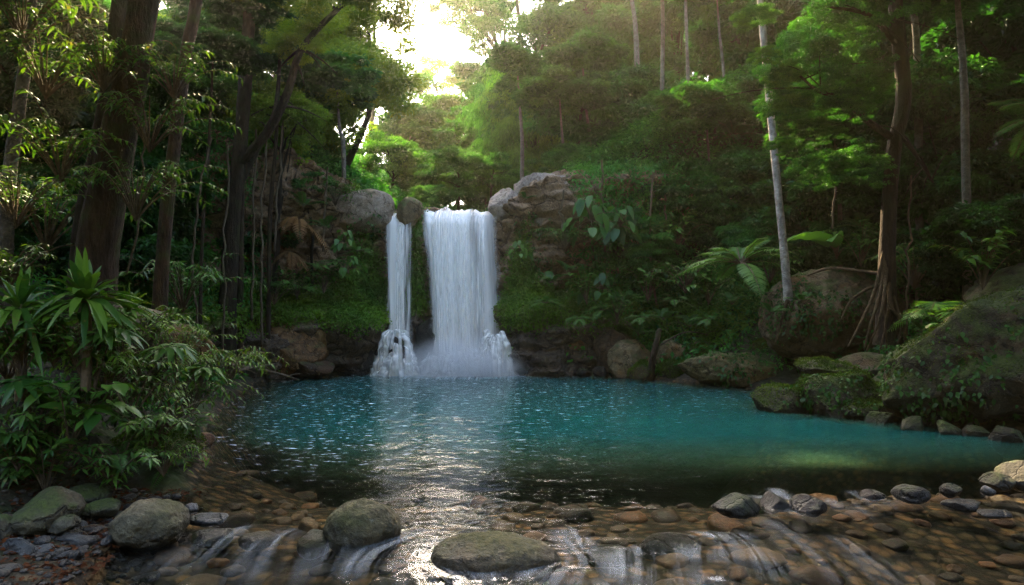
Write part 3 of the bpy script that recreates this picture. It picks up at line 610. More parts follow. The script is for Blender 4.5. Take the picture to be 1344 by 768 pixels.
for (x, y, r), z in zip(placed, hz):
    k = int(rg.integers(8)); c = np.array(pal[int(rg.integers(8))]) * rg.uniform(.3, .8); me = protos[k]
    dep = float(water_z(np.array([x]), np.array([y]))[0]) - z
    s = (r, r, min(r, dep * 1.15))
    o = link('submerged_stone', me, None, (x, y, z + .01), (0, 0, rg.uniform(0, 6.28)), s, c) if first is None else first.copy()
    if first is None: first = tag(o, 'smooth brown stone under the clear shallow water of the stream bed', 'stone', 'submerged stones on the shallow stream bed')
    else:
        COL.objects.link(o); o.data = me; o.location = (x, y, z + .01); o.rotation_euler = (0, 0, rg.uniform(0, 6.28)); o.scale = s; o.color = (*c, 1)

# ------------------------------------------------------------------ water
wx = axis([(-14, -6, .25), (-6, 8, .03), (8, 14, .25)]); wy = [-5.0]
while wy[-1] < 23.9: wy.append(wy[-1] + (.5 if wy[-1] < 3.4 else max(.018, .0042 * max(wy[-1] - 2.5, 1) ** 1.35)))
wy = np.array(wy); X, Y = np.meshgrid(wx, wy, indexing='ij'); sd = pool_sd(X, Y); zw = water_z(X, Y)
rapid = sstep(-.5, .5, np.interp(X, *SILL) - Y)
ROCKS = [(WP((a + b) / 2, c, -.1), (b - a) / 2 / 896 * WP(0, c, -.1)[1]) for a, b, c in [(424, 534, 715), (564, 734, 740), (836, 914, 722), (772, 834, 732), (386, 432, 716), (312, 366, 708), (252, 312, 705), (152, 237, 705), (936, 998, 664), (1036, 1084, 662), (1174, 1216, 650), (998, 1036, 660)]]
psi = X.copy(); wake = np.zeros_like(X)
for q, r in ROCKS:
    dx, dy = X - q[0], Y - q[1] ; d2 = dx * dx + dy * dy * 1.6 + (r * .9) ** 2
    psi -= (r * r * 1.3) * dx / d2
    wake += .009 * np.exp(-((dx / (r * 1.25)) ** 2 + ((dy - r * .5) / (r * .7)) ** 2))          # water heaps up on the upstream side
pts = np.stack([X.ravel(), Y.ravel(), np.zeros(X.size)], -1)
rip = (fbm(pts * np.array([1.6, 2.6, 1]), 51, 3).reshape(X.shape)) * .020 * sstep(5.5, 8.5, Y)
fl3 = np.stack([psi.ravel() * 5, Y.ravel() * 1.1, np.zeros(X.size)], -1)
rip2 = fbm(fl3, 53, 4).reshape(X.shape) * .009 * rapid + fbm(pts * 3.2, 54, 3).reshape(X.shape) * .012 * rapid
ZW = zw + rip + rip2 + wake * (.4 + .6 * rapid)
foam = np.zeros_like(X)
def plume(px0, py0, px1, py1, w0, w1, amp):
    global foam
    a, b = WP(px0, py0, -.1)[:2], WP(px1, py1, -.17)[:2]; e = b - a; l2 = e @ e
    t = ((X - a[0]) * e[0] + (Y - a[1]) * e[1]) / l2; tc = np.clip(t, 0, 1)
    d = np.hypot(X - a[0] - tc * e[0], Y - a[1] - tc * e[1]); w = w0 + (w1 - w0) * tc
    foam = np.maximum(foam, .72 * amp * np.exp(-(d / w) ** 2) * (1 - .55 * tc))
for a in [(553, 712, 470, 764, .06, .22, .95), (572, 722, 520, 768, .06, .15, .6), (742, 712, 768, 765, .09, .20, 1.0), (770, 722, 750, 768, .05, .15, .7), (836, 736, 800, 766, .07, .20, .9), (918, 716, 975, 730, .07, .10, 1.0), (870, 742, 960, 752, .12, .22, .75),
          (384, 712, 340, 745, .06, .2, .7), (318, 708, 240, 760, .08, .25, .55), (372, 712, 330, 768, .06, .22, .5), (440, 735, 400, 768, .15, .25, .4), (960, 722, 1010, 768, .09, .22, .7), (640, 765, 560, 790, .2, .3, .6), (820, 760, 900, 790, .25, .3, .7), (700, 766, 760, 790, .15, .3, .7),
          (1018, 655, 1040, 690, .06, .15, .8), (1000, 664, 960, 672, .05, .06, .6), (1085, 668, 1120, 690, .06, .18, .6), (1120, 658, 1150, 680, .06, .16, .5), (1010, 700, 1090, 768, .1, .25, .35), (246, 690, 200, 712, .05, .12, .3), (1100, 720, 1150, 768, .1, .3, .35)]: plume(*a)
base = 1.25 * np.exp(-(((X + 1.55) / 1.75) ** 2 + ((Y - 21.5) / 1.0) ** 2)) + .8 * np.exp(-(((X + 3.5) / .9) ** 2 + ((Y - 21.9) / .4) ** 2))
fleck = np.clip(.95 * np.exp(-(((X + 2.3) / 3.2) ** 2)) * sstep(7.5, 10, Y) * (1 - .3 * sstep(15, 21, Y)) + .35 * sstep(11, 16, Y), 0, 1) + 1.5 * np.exp(-(((X + 1.7) / 2.6) ** 2 + ((Y - 21.6) / 1.1) ** 2))
bedz = water_z(X, Y) - depth_at(X, Y, sd); dep = np.maximum(ZW - bedz, 0)
flow = np.stack([np.where(Y > 15, X, psi), np.where(Y > 15, Y * .3, Y), np.zeros_like(X)], -1)
g = Geo(); g.add(np.stack([X, Y, ZW], -1).reshape(-1, 3), grid_faces(len(wx), len(wy)))
water = structure(link('water', g.mesh('water', M['water'], True, {'depth': dep.ravel(), 'foam': np.clip(foam + base, 0, 1.3).ravel(), 'ripple': (1 - rapid).ravel(), 'fleck': fleck.ravel(), 'flow': flow.reshape(-1, 3)})), 'turquoise plunge pool running out over a shallow stony bed')

# ------------------------------------------------------------------ waterfalls
def curtain(parent, x0t, x1t, x0b, x1b, seed, yoff=0.0, mat='fall', zt=5.52, zb=-.1, nu=90, nv=110, out=1.05, amp=.12, edge=.05, name='curtain', top=1.6, densf=None):
    u = np.linspace(0, 1, nu); v = np.linspace(0, 1, nv)
    U, V = np.meshgrid(u, v, indexing='ij'); s = V * (top + (zt - zb)) - top       # metres along the stream; < 0 is above the lip
    drop = np.maximum(s, 0); k = drop / (zt - zb)
    x = (x0t + (x1t - x0t) * U) * (1 - k) + (x0b + (x1b - x0b) * U) * k
    q = np.stack([U.ravel() * (x1t - x0t) * 2.2, V.ravel() * .8, np.full(U.size, seed * 3.1)], -1)
    rdg = fbm(q, seed, 4, .55).reshape(U.shape); lipn = fbm(q * np.array([1.3, 0, 1]), seed + 2, 3).reshape(U.shape)
    y = 23.45 - np.minimum(s, 0) * 1.0 - out * np.sqrt(np.clip(k, 0, 1)) * .92 - yoff * sstep(0, .4, drop) - rdg * amp * (.25 + k)
    z = zt + .05 * np.minimum(s, 0) * -.6 - drop + lipn * .14 * np.exp(-drop / .8) * 1.6 - .12 * sstep(-.4, 0, s) * (s < 0) - .12 * (s >= 0) * (1 - k)
    x = x + .05 * rdg + .10 * k * (fbm(np.stack([U.ravel() * 0 + seed, V.ravel() * 2.3, U.ravel() * 3], -1), seed + 9, 3).reshape(U.shape))
    en = fbm(np.stack([U.ravel() * 5, V.ravel() * 6, np.full(U.size, seed * 5.1)], -1), seed + 4, 4).reshape(U.shape); ew = edge * (1 + 1.3 * k)
    e = np.clip(sstep(0, ew * 2, U + en * ew) * sstep(0, ew * 2, 1 - U + en * ew), 0, 1)
    e = e * np.clip(.92 + 1.0 * fbm(np.stack([U.ravel() * (x1t - x0t) * 2.6, V.ravel() * .7, np.full(U.size, seed * 9.3)], -1), seed + 6, 3).reshape(U.shape), .25, 1.15)
    if densf is not None: e = e * densf(U, k)
    g = Geo(); g.add(np.stack([x, y, z], -1).reshape(-1, 3), grid_faces(nu, nv), None, e.ravel())
    fl = np.stack([U * (x1t - x0t), s, np.full(U.shape, seed * 1.7)], -1).reshape(-1, 3)
    return link(name, g.mesh(name, M[mat], True, {'flow': fl}), parent)
def cascade(parent, loc, r, seed, name='cascade'):
    """water spreading over a rounded rock"""
    nu, nv = 120, 60; th = np.linspace(0, 2 * math.pi, nu); ph = np.linspace(0, 1, nv)
    T, Q = np.meshgrid(th, ph, indexing='ij')
    rad = np.sin(np.minimum(Q * 1.15, 1) * math.pi / 2) ** .8; z = np.cos(Q * math.pi / 2) ** .9
    q = np.stack([np.cos(T).ravel() * rad.ravel() * 1.6, np.sin(T).ravel() * rad.ravel() * 1.6, z.ravel() * 1.2 + seed], -1)
    b = 1 + .30 * fbm(q, seed, 3).reshape(T.shape); b = b * (1 - .10 * sstep(.75, 1, Q) * 0)
    stepn = .10 * np.sin(z * 9 + T * 1.3)
    v = np.stack([np.cos(T) * rad * r[0] * b * (1 + stepn * .4), np.sin(T) * rad * r[1] * b, z * r[2] * (.8 + .2 * b)], -1) + np.array(loc)
    g = Geo(); g.add(v.reshape(-1, 3), grid_faces(nu, nv), None, (1.0 - .25 * sstep(.0, .3, Q) * sstep(1, .7, Q)).ravel())
    fl = np.stack([T * r[0] * .9, Q * r[2] * 1.4, np.full(T.shape, seed)], -1).reshape(-1, 3)
    o = link(name, g.mesh(name, M['cascade'], True, {'flow': fl}), parent)
    gr = Geo(); gr.add(v.reshape(-1, 3) * 1.0 - (v.reshape(-1, 3) - np.array(loc)) * .07, grid_faces(nu, nv))
    return o, v
wf = thing('waterfall', 'wide white main waterfall plunging from the rock lip into the pool', 'waterfall', (0, 0, 0))
bandf = lambda U, k: .80 + .35 * np.exp(-((U - .30) / .26) ** 2) - .45 * np.exp(-((U - .93) / .06) ** 2) - .35 * np.exp(-((U - .66) / .06) ** 2) * (k > 0)
curtain(wf, -3.06, -.40, -2.70, -.12, 1, 0, 'fall', densf=bandf)
curtain(wf, -2.98, -1.3, -2.55, -1.15, 2, .16, 'fall', nu=70, amp=.16)
curtain(wf, -2.0, -.85, -1.85, -.75, 3, .26, 'veil', nu=60, amp=.14)
curtain(wf, -2.75, -2.0, -2.4, -1.7, 4, .3, 'fall', nu=40, amp=.12)
curtain(wf, -2.7, -1.6, -2.5, -1.2, 5, .4, 'veil', nu=40, amp=.16)
nf = thing('waterfall', 'narrow white waterfall left of the main one, breaking over a rounded rock', 'waterfall', (0, 0, 0))
curtain(nf, -4.34, -3.36, -4.12, -3.22, 11, 0, 'veil', nu=50, amp=.10, zt=5.50)
curtain(nf, -4.28, -3.60, -4.05, -3.42, 12, .10, 'fall', nu=40, amp=.10, zt=5.50)
curtain(nf, -3.9, -3.42, -3.9, -3.3, 13, .14, 'veil', nu=30, amp=.10, zt=5.48)
def wetrock(parent_label, loc, r, seed):
    v, f = rock_geo(r, seed, 4, 4, .25, .04); gg = Geo(); gg.add(v, None, f)
    tag(link('boulder', gg.mesh('boulder', M['stone']), None, loc, color=(.2, .2, .21)), parent_label, 'boulder')
c1, c2, c3 = (-3.70, 22.0, -.1), (-.62, 22.0, -.1), (-3.35, 21.75, -.1)
wetrock('dark rounded rock under the foot of the narrow waterfall', (-3.70, 22.0, .1), (.62, .5, 1.22), 171)
wetrock('dark rounded rock under the right foot of the main waterfall', (-.62, 22.0, .1), (.52, .45, 1.0), 172)
def strands(parent, top, R, h, n, seed, a0=-2.7, a1=-.4, name='cascade'):
    """water breaking over a rock: many separate tongues that leave its top and arc outwards"""
    rg = np.random.default_rng(seed); g = Geo(); fl = []
    for i in range(n):
        a = rg.uniform(a0, a1); hh = h * rg.choice([rg.uniform(.25, .55), rg.uniform(.6, 1.0)]); R1 = R * rg.uniform(.55, 1.05); w = rg.uniform(.05, .22); nu, nv = 12, 40
        U, V = np.meshgrid(np.linspace(-1, 1, nu), np.linspace(0, 1, nv), indexing='ij')
        r_ = R1 * (.18 + .82 * V ** .62); z = hh * (1 - V ** 1.9) + .05 * np.sin(V * 9 + i) * (1 - V); wv = w * (.5 + .7 * V)
        aa = a + rg.normal(0, .12) * V
        x = np.cos(aa) * r_ - np.sin(aa) * U * wv; y = np.sin(aa) * r_ * .8 + np.cos(aa) * U * wv * .8
        q = np.stack([x.ravel() * 3, y.ravel() * 3, z.ravel() * 2.5 + seed], -1); d = fbm(q, seed + i, 4).reshape(U.shape) * .20
        v = np.stack([x + np.cos(aa) * d, y + np.sin(aa) * d, z + d * .5], -1) + np.array(top)
        e = (1 - U ** 2) ** 1.0 * sstep(0, .10, V) * rg.uniform(.6, 1.1) * (1 - .25 * sstep(.7, 1, V))
        g.add(v.reshape(-1, 3), grid_faces(nu, nv), None, e.ravel()); fl.append(np.stack([U * wv + i * 3.3, V * hh, U * 0 + i], -1).reshape(-1, 3))
    return link(name, g.mesh(name, M['cascade'], True, {'flow': np.concatenate(fl)}), parent)
strands(nf, (-3.72, 22.0, -.1), .92, 1.6, 46, 5); strands(nf, (-3.35, 21.8, -.1), .45, .85, 16, 6); strands(nf, (-4.15, 21.85, -.1), .40, .75, 14, 8)
strands(wf, (-.50, 22.0, -.1), .85, 1.5, 40, 7); strands(wf, (-1.05, 21.9, -.1), .6, 1.0, 22, 9); strands(wf, (-1.9, 22.0, -.1), .9, .85, 26, 10); strands(wf, (-2.5, 22.0, -.1), .6, .8, 18, 14)
# spray hanging at the foot of the falls
v_, f_ = rock_geo((1, 1, 1), 300, 4, 0, 0, 0); gq = Geo(); gq.add(v_, None, f_)
mist = tag(link('mist', gq.mesh('mist', mist_mat()), None, (-1.6, 21.5, .05), (0, 0, 0), (2.5, 1.3, 1.5)), 'white spray hanging at the foot of the main waterfall', 'mist', kind='stuff')

# ------------------------------------------------------------------ vegetation: crown shapes shared by the trees
def crown_mesh(seed, nclump, nleaf, ll, wr, mode='broad', mat='leaf'):
    r = np.random.default_rng(seed)
    d = nrm(r.normal(0, 1, (nclump * 3, 3))); d = d[d[:, 2] > r.uniform(-.85, .1, len(d))][:nclump]; n = len(d)
    rad = r.uniform(.35, 1.0, n) ** .6 * (1 + .30 * fbm(d * 1.7, seed, 3) * 1.6)
    c = d * rad[:, None]
    rc = r.uniform(.17, .34, n)
    if mode == 'open': rc *= .8
    if mode == 'near': rc *= .8
    if mode == 'layered': c[:, 2] *= .85; rc *= 1.25
    ci = r.choice(n, nleaf, p=rc ** 2 / (rc ** 2).sum()); R = rc[ci][:, None]
    o = nrm(r.normal(0, 1, (nleaf, 3))) * (r.random((nleaf, 1)) ** .45)
    o[:, 2] = np.abs(o[:, 2]) * np.where(r.random(nleaf) < .8, 1, -.6)
    if mode == 'feather':
        a = r.uniform(0, 6.28, nleaf); t = r.random(nleaf)
        ang = np.round(a * 1.6) / 1.6 + r.normal(0, .1, nleaf)
        o = np.stack([np.cos(ang) * t, np.sin(ang) * t, .35 - 1.3 * t ** 2 + r.normal(0, .07, nleaf)], -1); R = R * 1.5
        off = o * R; ld = np.stack([np.cos(ang), np.sin(ang), -1.2 - t], -1) + r.normal(0, .35, (nleaf, 3)); up = nrm(np.stack([np.cos(ang), np.sin(ang), np.full(nleaf, .8)], -1) + r.normal(0, .3, (nleaf, 3)))
    else:
        zs = {'layered': .5, 'near': .5}.get(mode, .62)
        off = o * R * np.array([1, 1, zs])
        ld = o * np.array([1, 1, .4]) + r.normal(0, .5, (nleaf, 3)) + np.array([0, 0, -.45])
        up = nrm(np.array([0, 0, 1.0]) + o * .9 + r.normal(0, .38, (nleaf, 3)))
    ctint = r.random(n); ti = np.clip(.02 + .75 * ctint[ci] + r.normal(0, .18, nleaf) + .15 * o[:, 2], 0, 1)
    g = Geo(); L = ll * r.uniform(.65, 1.3, nleaf); leaf_quads(g, c[ci] + off, ld, up, L, L * wr, ti)
    return g.mesh('crown', M[mat], False)
CR = {}
CR['broad'] = [crown_mesh(400 + i, 40, 12500, .118, .55) for i in range(3)]
CR['fine'] = [crown_mesh(410 + i, 54, 16000, .084, .54) for i in range(2)]
CR['sun'] = [crown_mesh(415 + i, 54, 10500, .078, .55, 'broad', 'sunleaf') for i in range(2)]
CR['open'] = [crown_mesh(420 + i, 46, 7500, .078, .5, 'open') for i in range(2)]
CR['layered'] = [crown_mesh(430 + i, 44, 12500, .112, .55, 'layered') for i in range(2)]
CR['feather'] = [crown_mesh(440 + i, 60, 22000, .095, .20, 'feather') for i in range(2)]
CR['near'] = [crown_mesh(450 + i, 64, 13000, .075, .45, 'near') for i in range(3)]

GREENS = {'d': (.46, .66, .50), 'm': (.9, 1.05, .8), 'l': (1.2, 1.25, .7), 'y': (1.6, 1.45, .6), 'b': (.62, .92, .78), 'k': (.30, .44, .32)}  # d and k: leaf colour darkened to stand in for shade at the sides
vr = np.random.default_rng(99)
def Hs(x, y): return float(H(np.array([x]), np.array([y]))[0])
def limb_trunk(g, base, top, r0, R, C, nl, rng, lean=.0, sides=8, wob=.05):
    p = curve(base, top, (rng.normal(0, .085) * (top[2] - base[2]) + lean, 0, 0), 12, wob * r0 * 3, rng)
    tube(g, p, np.linspace(r0, r0 * .35, 12) * (1 + .7 * np.exp(-np.arange(12) / .9)), sides, .5, .10, int(rng.integers(999)))
    for i in range(nl):
        k = int(rng.integers(5, 11)); a = rng.uniform(0, 6.28); e = rng.uniform(-.1, .8)
        q = np.asarray(C) + R * rng.uniform(.55, .92) * np.array([math.cos(a) * math.cos(e), math.sin(a) * math.cos(e), math.sin(e)])
        b = curve(p[k], q, (0, 0, rng.uniform(-.08, .12) * R), 7, .02 * R, rng)
        tube(g, b, np.linspace(r0 * .36, r0 * .07, 7), 5, .5)
def tree(label, px, py, Y, Rpx, kind='broad', col='m', bpx=None, by=None, bark='bark', nl=7, r0=None, squash=.85, name='tree', trunk=True, cat='tree', group=None, stack=True):
    C = P(px, py, Y); R = Rpx / 896 * Y * 1.18
    bx = C[0] if bpx is None else (bpx - 672) / 896 * (by or Y); b_y = Y if by is None else by
    bz = Hs(bx, b_y) - .1
    c = np.array(GREENS[col]) * vr.uniform(.88, 1.12, 3)
    me = CR[kind][int(vr.integers(len(CR[kind])))]
    sc = (R * vr.uniform(.95, 1.1), R * vr.uniform(.9, 1.1), R * squash); rz = vr.uniform(0, 6.28)
    if not trunk:
        o = link(name, me, None, C, (0, 0, rz), sc, c); return tag(o, label, cat, group)
    bz = min(bz, C[2] - .3 * R)
    t = thing(name, label, cat, (bx, b_y, bz), 0, group)
    loc = C - np.array([bx, b_y, bz]); g = Geo()
    limb_trunk(g, (0, 0, 0), loc + np.array([0, 0, .45 * R * squash]), r0 or max(.05, .036 * R + .009 * loc[2]), R * squash, loc, nl, vr)
    link('trunk', g.mesh('trunk', M[bark]), t, color=(.40, .40, .35) if bark == 'bark' else (.6, .6, .52))
    link('crown', me, t, loc, (0, 0, rz), sc, c)
    zc = loc[2] - 1.15 * R * squash; q = 0
    while stack and (zc > .75 * R and q < 3 and kind != 'open' or (kind == 'open' and zc > 1.4 * R and q < 2)):
        q += 1; R2 = R * vr.uniform(.8, 1.05)
        link('crown', CR['broad' if kind == 'open' else kind][int(vr.integers(len(CR['broad' if kind == 'open' else kind]) ))], t, (loc[0] * .7 + vr.normal(0, .35) * R, loc[1] + vr.normal(0, .35) * R, zc), (0, 0, vr.uniform(0, 6.28)), (R2, R2, R2 * .85), c * vr.uniform(.85, 1.1))
        zc -= 1.35 * R2 * .85
    return t
def more_crown(t, px, py, Y, Rpx, kind, col, squash=.7):
    C = P(px, py, Y) - np.array(t.location); R = Rpx / 896 * Y
    return link('crown', CR[kind][int(vr.integers(len(CR[kind])))], t, C, (0, 0, vr.uniform(0, 6.28)), (R, R, R * squash), np.array(GREENS[col]) * vr.uniform(.9, 1.1, 3))
def open_crown(t, C, R, kind, col, squash=.6):
    return link('crown', CR[kind][int(vr.integers(len(CR[kind])))], t, np.array(C) - np.array(t.location), (0, 0, vr.uniform(0, 6.28)), (R, R, R * squash), np.array(GREENS[col]))

# trees of the valley behind the falls, hazy against the light
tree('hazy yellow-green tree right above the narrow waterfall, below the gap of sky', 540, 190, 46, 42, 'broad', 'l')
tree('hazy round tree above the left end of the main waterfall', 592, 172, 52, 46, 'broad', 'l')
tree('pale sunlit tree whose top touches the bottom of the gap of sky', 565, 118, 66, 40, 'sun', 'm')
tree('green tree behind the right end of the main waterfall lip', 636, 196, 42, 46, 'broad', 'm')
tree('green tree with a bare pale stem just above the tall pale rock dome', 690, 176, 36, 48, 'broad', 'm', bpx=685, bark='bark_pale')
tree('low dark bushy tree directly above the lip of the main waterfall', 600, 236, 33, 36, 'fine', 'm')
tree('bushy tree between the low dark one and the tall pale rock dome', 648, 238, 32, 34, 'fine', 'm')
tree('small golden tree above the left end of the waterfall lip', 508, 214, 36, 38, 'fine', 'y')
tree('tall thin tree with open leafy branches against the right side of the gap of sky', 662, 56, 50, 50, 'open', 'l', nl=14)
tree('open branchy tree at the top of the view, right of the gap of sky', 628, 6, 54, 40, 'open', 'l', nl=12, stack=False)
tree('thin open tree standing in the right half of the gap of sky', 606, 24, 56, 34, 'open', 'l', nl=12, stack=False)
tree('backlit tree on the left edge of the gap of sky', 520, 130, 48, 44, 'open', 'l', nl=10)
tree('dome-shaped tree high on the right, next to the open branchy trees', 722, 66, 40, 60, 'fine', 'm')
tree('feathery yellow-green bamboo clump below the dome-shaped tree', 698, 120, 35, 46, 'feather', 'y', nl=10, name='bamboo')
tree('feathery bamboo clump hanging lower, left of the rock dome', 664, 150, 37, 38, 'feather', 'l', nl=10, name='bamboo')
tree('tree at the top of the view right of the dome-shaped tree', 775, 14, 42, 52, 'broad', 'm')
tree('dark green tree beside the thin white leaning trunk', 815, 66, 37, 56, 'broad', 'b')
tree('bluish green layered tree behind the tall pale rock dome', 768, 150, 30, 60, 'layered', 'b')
tree('layered tree whose pale leaf pads hang left of the thin white leaning trunk', 830, 136, 31, 54, 'layered', 'b')
tree('tall slope tree at the top of the view, between two thin pale trunks', 890, 42, 36, 60, 'broad', 'm')
tree('dense tree above the cliff plants with elephant-ear leaves', 800, 205, 28, 50, 'broad', 'b')
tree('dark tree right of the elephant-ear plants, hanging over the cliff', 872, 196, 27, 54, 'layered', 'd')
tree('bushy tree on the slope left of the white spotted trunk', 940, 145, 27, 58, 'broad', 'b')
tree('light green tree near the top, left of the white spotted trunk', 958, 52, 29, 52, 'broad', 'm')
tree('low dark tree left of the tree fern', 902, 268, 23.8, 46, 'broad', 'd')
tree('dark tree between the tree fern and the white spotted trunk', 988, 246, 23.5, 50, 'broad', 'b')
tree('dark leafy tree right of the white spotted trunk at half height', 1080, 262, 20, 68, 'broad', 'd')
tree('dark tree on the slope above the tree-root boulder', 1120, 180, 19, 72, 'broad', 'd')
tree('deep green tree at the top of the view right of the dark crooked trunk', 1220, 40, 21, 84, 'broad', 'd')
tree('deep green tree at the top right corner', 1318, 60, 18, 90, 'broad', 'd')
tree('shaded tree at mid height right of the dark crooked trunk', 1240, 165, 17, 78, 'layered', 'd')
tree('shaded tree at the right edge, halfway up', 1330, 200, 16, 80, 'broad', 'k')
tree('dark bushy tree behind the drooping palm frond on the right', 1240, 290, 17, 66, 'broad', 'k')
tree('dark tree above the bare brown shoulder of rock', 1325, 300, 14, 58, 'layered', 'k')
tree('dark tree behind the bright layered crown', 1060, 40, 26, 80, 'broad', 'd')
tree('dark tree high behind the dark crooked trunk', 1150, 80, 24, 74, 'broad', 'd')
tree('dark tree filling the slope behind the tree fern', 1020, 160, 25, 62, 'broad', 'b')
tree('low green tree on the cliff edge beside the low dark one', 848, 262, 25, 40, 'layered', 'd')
# left side
tree('yellow-green backlit tree left of the gap of sky', 462, 120, 27, 70, 'sun', 'm', bpx=402, bark='bark')
tl = tree('sunlit tree at the top of the view left of the gap of sky', 470, 30, 30, 66, 'sun', 'm', bpx=440)
for q in [(-9.5, 29, 18.5), (-6.5, 28, 19.5), (-3.6, 28.5, 19.8), (-1.2, 28, 19.2), (-4.8, 26, 17.6)]: open_crown(tl, q, 2.8, 'broad', 'm', .7)  # extra crowns above the view, added to keep sun off the foreground
tree('golden green tree above the brown root bluff', 410, 150, 25, 52, 'sun', 'm', stack=False)
tree('green tree with bright gaps behind the crossing branches', 385, 40, 27, 70, 'sun', 'm')
tree('yellowish green tree left of the crossing branches', 300, 60, 24, 62, 'sun', 'm')
tree('overhanging leafy tree on the left bank above the root bluff', 372, 160, 21, 46, 'sun', 'm', bpx=352, stack=False)
tree('dark tree behind the thin reddish trunk', 265, 50, 22, 66, 'fine', 'l')
tree('tree high on the right slope filling the sky behind the thin white leaning trunk', 840, 10, 50, 64, 'broad', 'm')
tree('tree high on the right slope behind the long thin pale trunk', 915, 30, 48, 66, 'broad', 'b')
tree('tree high on the right slope behind the white spotted trunk', 1000, 20, 46, 72, 'broad', 'd')
tree('tree high on the slope behind the bright layered crown, at the top of the view', 1100, 10, 40, 80, 'broad', 'd')
tree('tree filling the slope between the two thin pale trunks, just below the top', 925, 84, 40, 60, 'broad', 'm')
tree('bright yellow tree seen between the dark forked tree and the root bluff', 400, 205, 30, 46, 'fine', 'l')
tree('backlit yellow-green tree behind the long reaching branch', 430, 80, 33, 60, 'sun', 'm')
for (px, lab, cs) in [(484, 'tall slim tree whose top is above the view, just left of the gap of sky', [(-11.0, 46, 27.0), (-8.2, 46, 25.5), (-7.4, 46.8, 28.2)]), (652, 'tall slim tree whose top is above the view, just right of the gap of sky', [(-2.6, 46, 27.2), (-.4, 46, 25.5), (-5.4, 47, 29.5), (-8.4, 46, 30.4), (-3.6, 46, 30.6)])]:
    x0 = (px - 672) / 896 * 46; b0 = (x0, 46, Hs(x0, 46) - .1); tt = thing('tree', lab, 'tree', b0); g = Geo(); limb_trunk(g, (0, 0, 0), (.3, 0, 28 - b0[2]), .2, .1, (0, 0, 15), 0, vr); link('trunk', g.mesh('trunk', M['bark']), tt)
    for c_ in cs: link('crown', CR['fine'][0], tt, np.array(c_) - np.array(b0), (0, 0, vr.uniform(0, 6)), (3.1, 3.1, 2.6), GREENS['l'])  # crowns above the view, added across the sun's path to shade the pool
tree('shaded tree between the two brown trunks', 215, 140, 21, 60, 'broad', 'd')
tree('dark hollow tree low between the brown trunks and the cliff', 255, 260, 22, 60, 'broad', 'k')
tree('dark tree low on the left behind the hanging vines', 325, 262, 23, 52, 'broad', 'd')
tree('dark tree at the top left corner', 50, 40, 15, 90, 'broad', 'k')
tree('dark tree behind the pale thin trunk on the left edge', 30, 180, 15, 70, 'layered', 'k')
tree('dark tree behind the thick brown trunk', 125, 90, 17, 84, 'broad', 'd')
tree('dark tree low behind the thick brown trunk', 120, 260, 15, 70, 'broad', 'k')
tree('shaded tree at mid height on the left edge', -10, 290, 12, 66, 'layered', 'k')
tree('tangled shrub tree on the root bluff above the withered fern', 404, 250, 22.4, 26, 'open', 'm', nl=10, stack=False)

for (px, py, Y, R_, kd, cl, lab) in [(782, 236, 25.5, 34, 'broad', 'm', 'leafy shrub at the cliff top above the elephant-ear plants'), (836, 300, 23.6, 34, 'broad', 'b', 'leafy shrub on the cliff right of the elephant-ear plants'), (884, 246, 25, 38, 'broad', 'm', 'leafy shrub beside the long thin pale trunk'), (926, 300, 23.4, 36, 'broad', 'b', 'leafy shrub at the foot of the long thin pale trunk'), (964, 268, 23, 36, 'broad', 'm', 'leafy shrub above the tree fern'), (862, 338, 22.6, 30, 'fine', 'm', 'fine-leaved shrub low on the cliff above the dead snag'),
                                (1002, 322, 20.4, 34, 'fine', 'b', 'fine-leaved shrub between the tree fern and the white spotted trunk'), (738, 218, 26, 28, 'fine', 'm', 'fine-leaved shrub on the slope right of the rock dome'), (906, 206, 26.2, 40, 'broad', 'm', 'leafy shrub high on the slope left of the white spotted trunk'), (1052, 214, 22, 44, 'broad', 'b', 'leafy shrub behind the middle of the white spotted trunk'), (1092, 318, 18.9, 38, 'fine', 'd', 'fine-leaved shrub behind the banana plant'), (1140, 246, 17.6, 48, 'broad', 'd', 'leafy shrub behind the middle of the dark crooked trunk'), (1280, 330, 14.2, 46, 'fine', 'k', 'fine-leaved shrub in the dark above the upper mossy boulder'), (540, 236, 38, 32, 'fine', 'm', 'shrub closing the gap under the hazy tree above the narrow waterfall'), (578, 262, 30, 20, 'fine', 'm', 'low shrub right behind the lip of the main waterfall'), (556, 262, 29, 16, 'fine', 'l', 'small shrub behind the mossy rock that divides the two falls'), (832, 236, 26.5, 36, 'broad', 'm', 'leafy shrub in the middle of the slope above the cliff')]:
    tree(lab, px, py, Y, R_, kd, cl, trunk=False, name='shrub', cat='shrub')
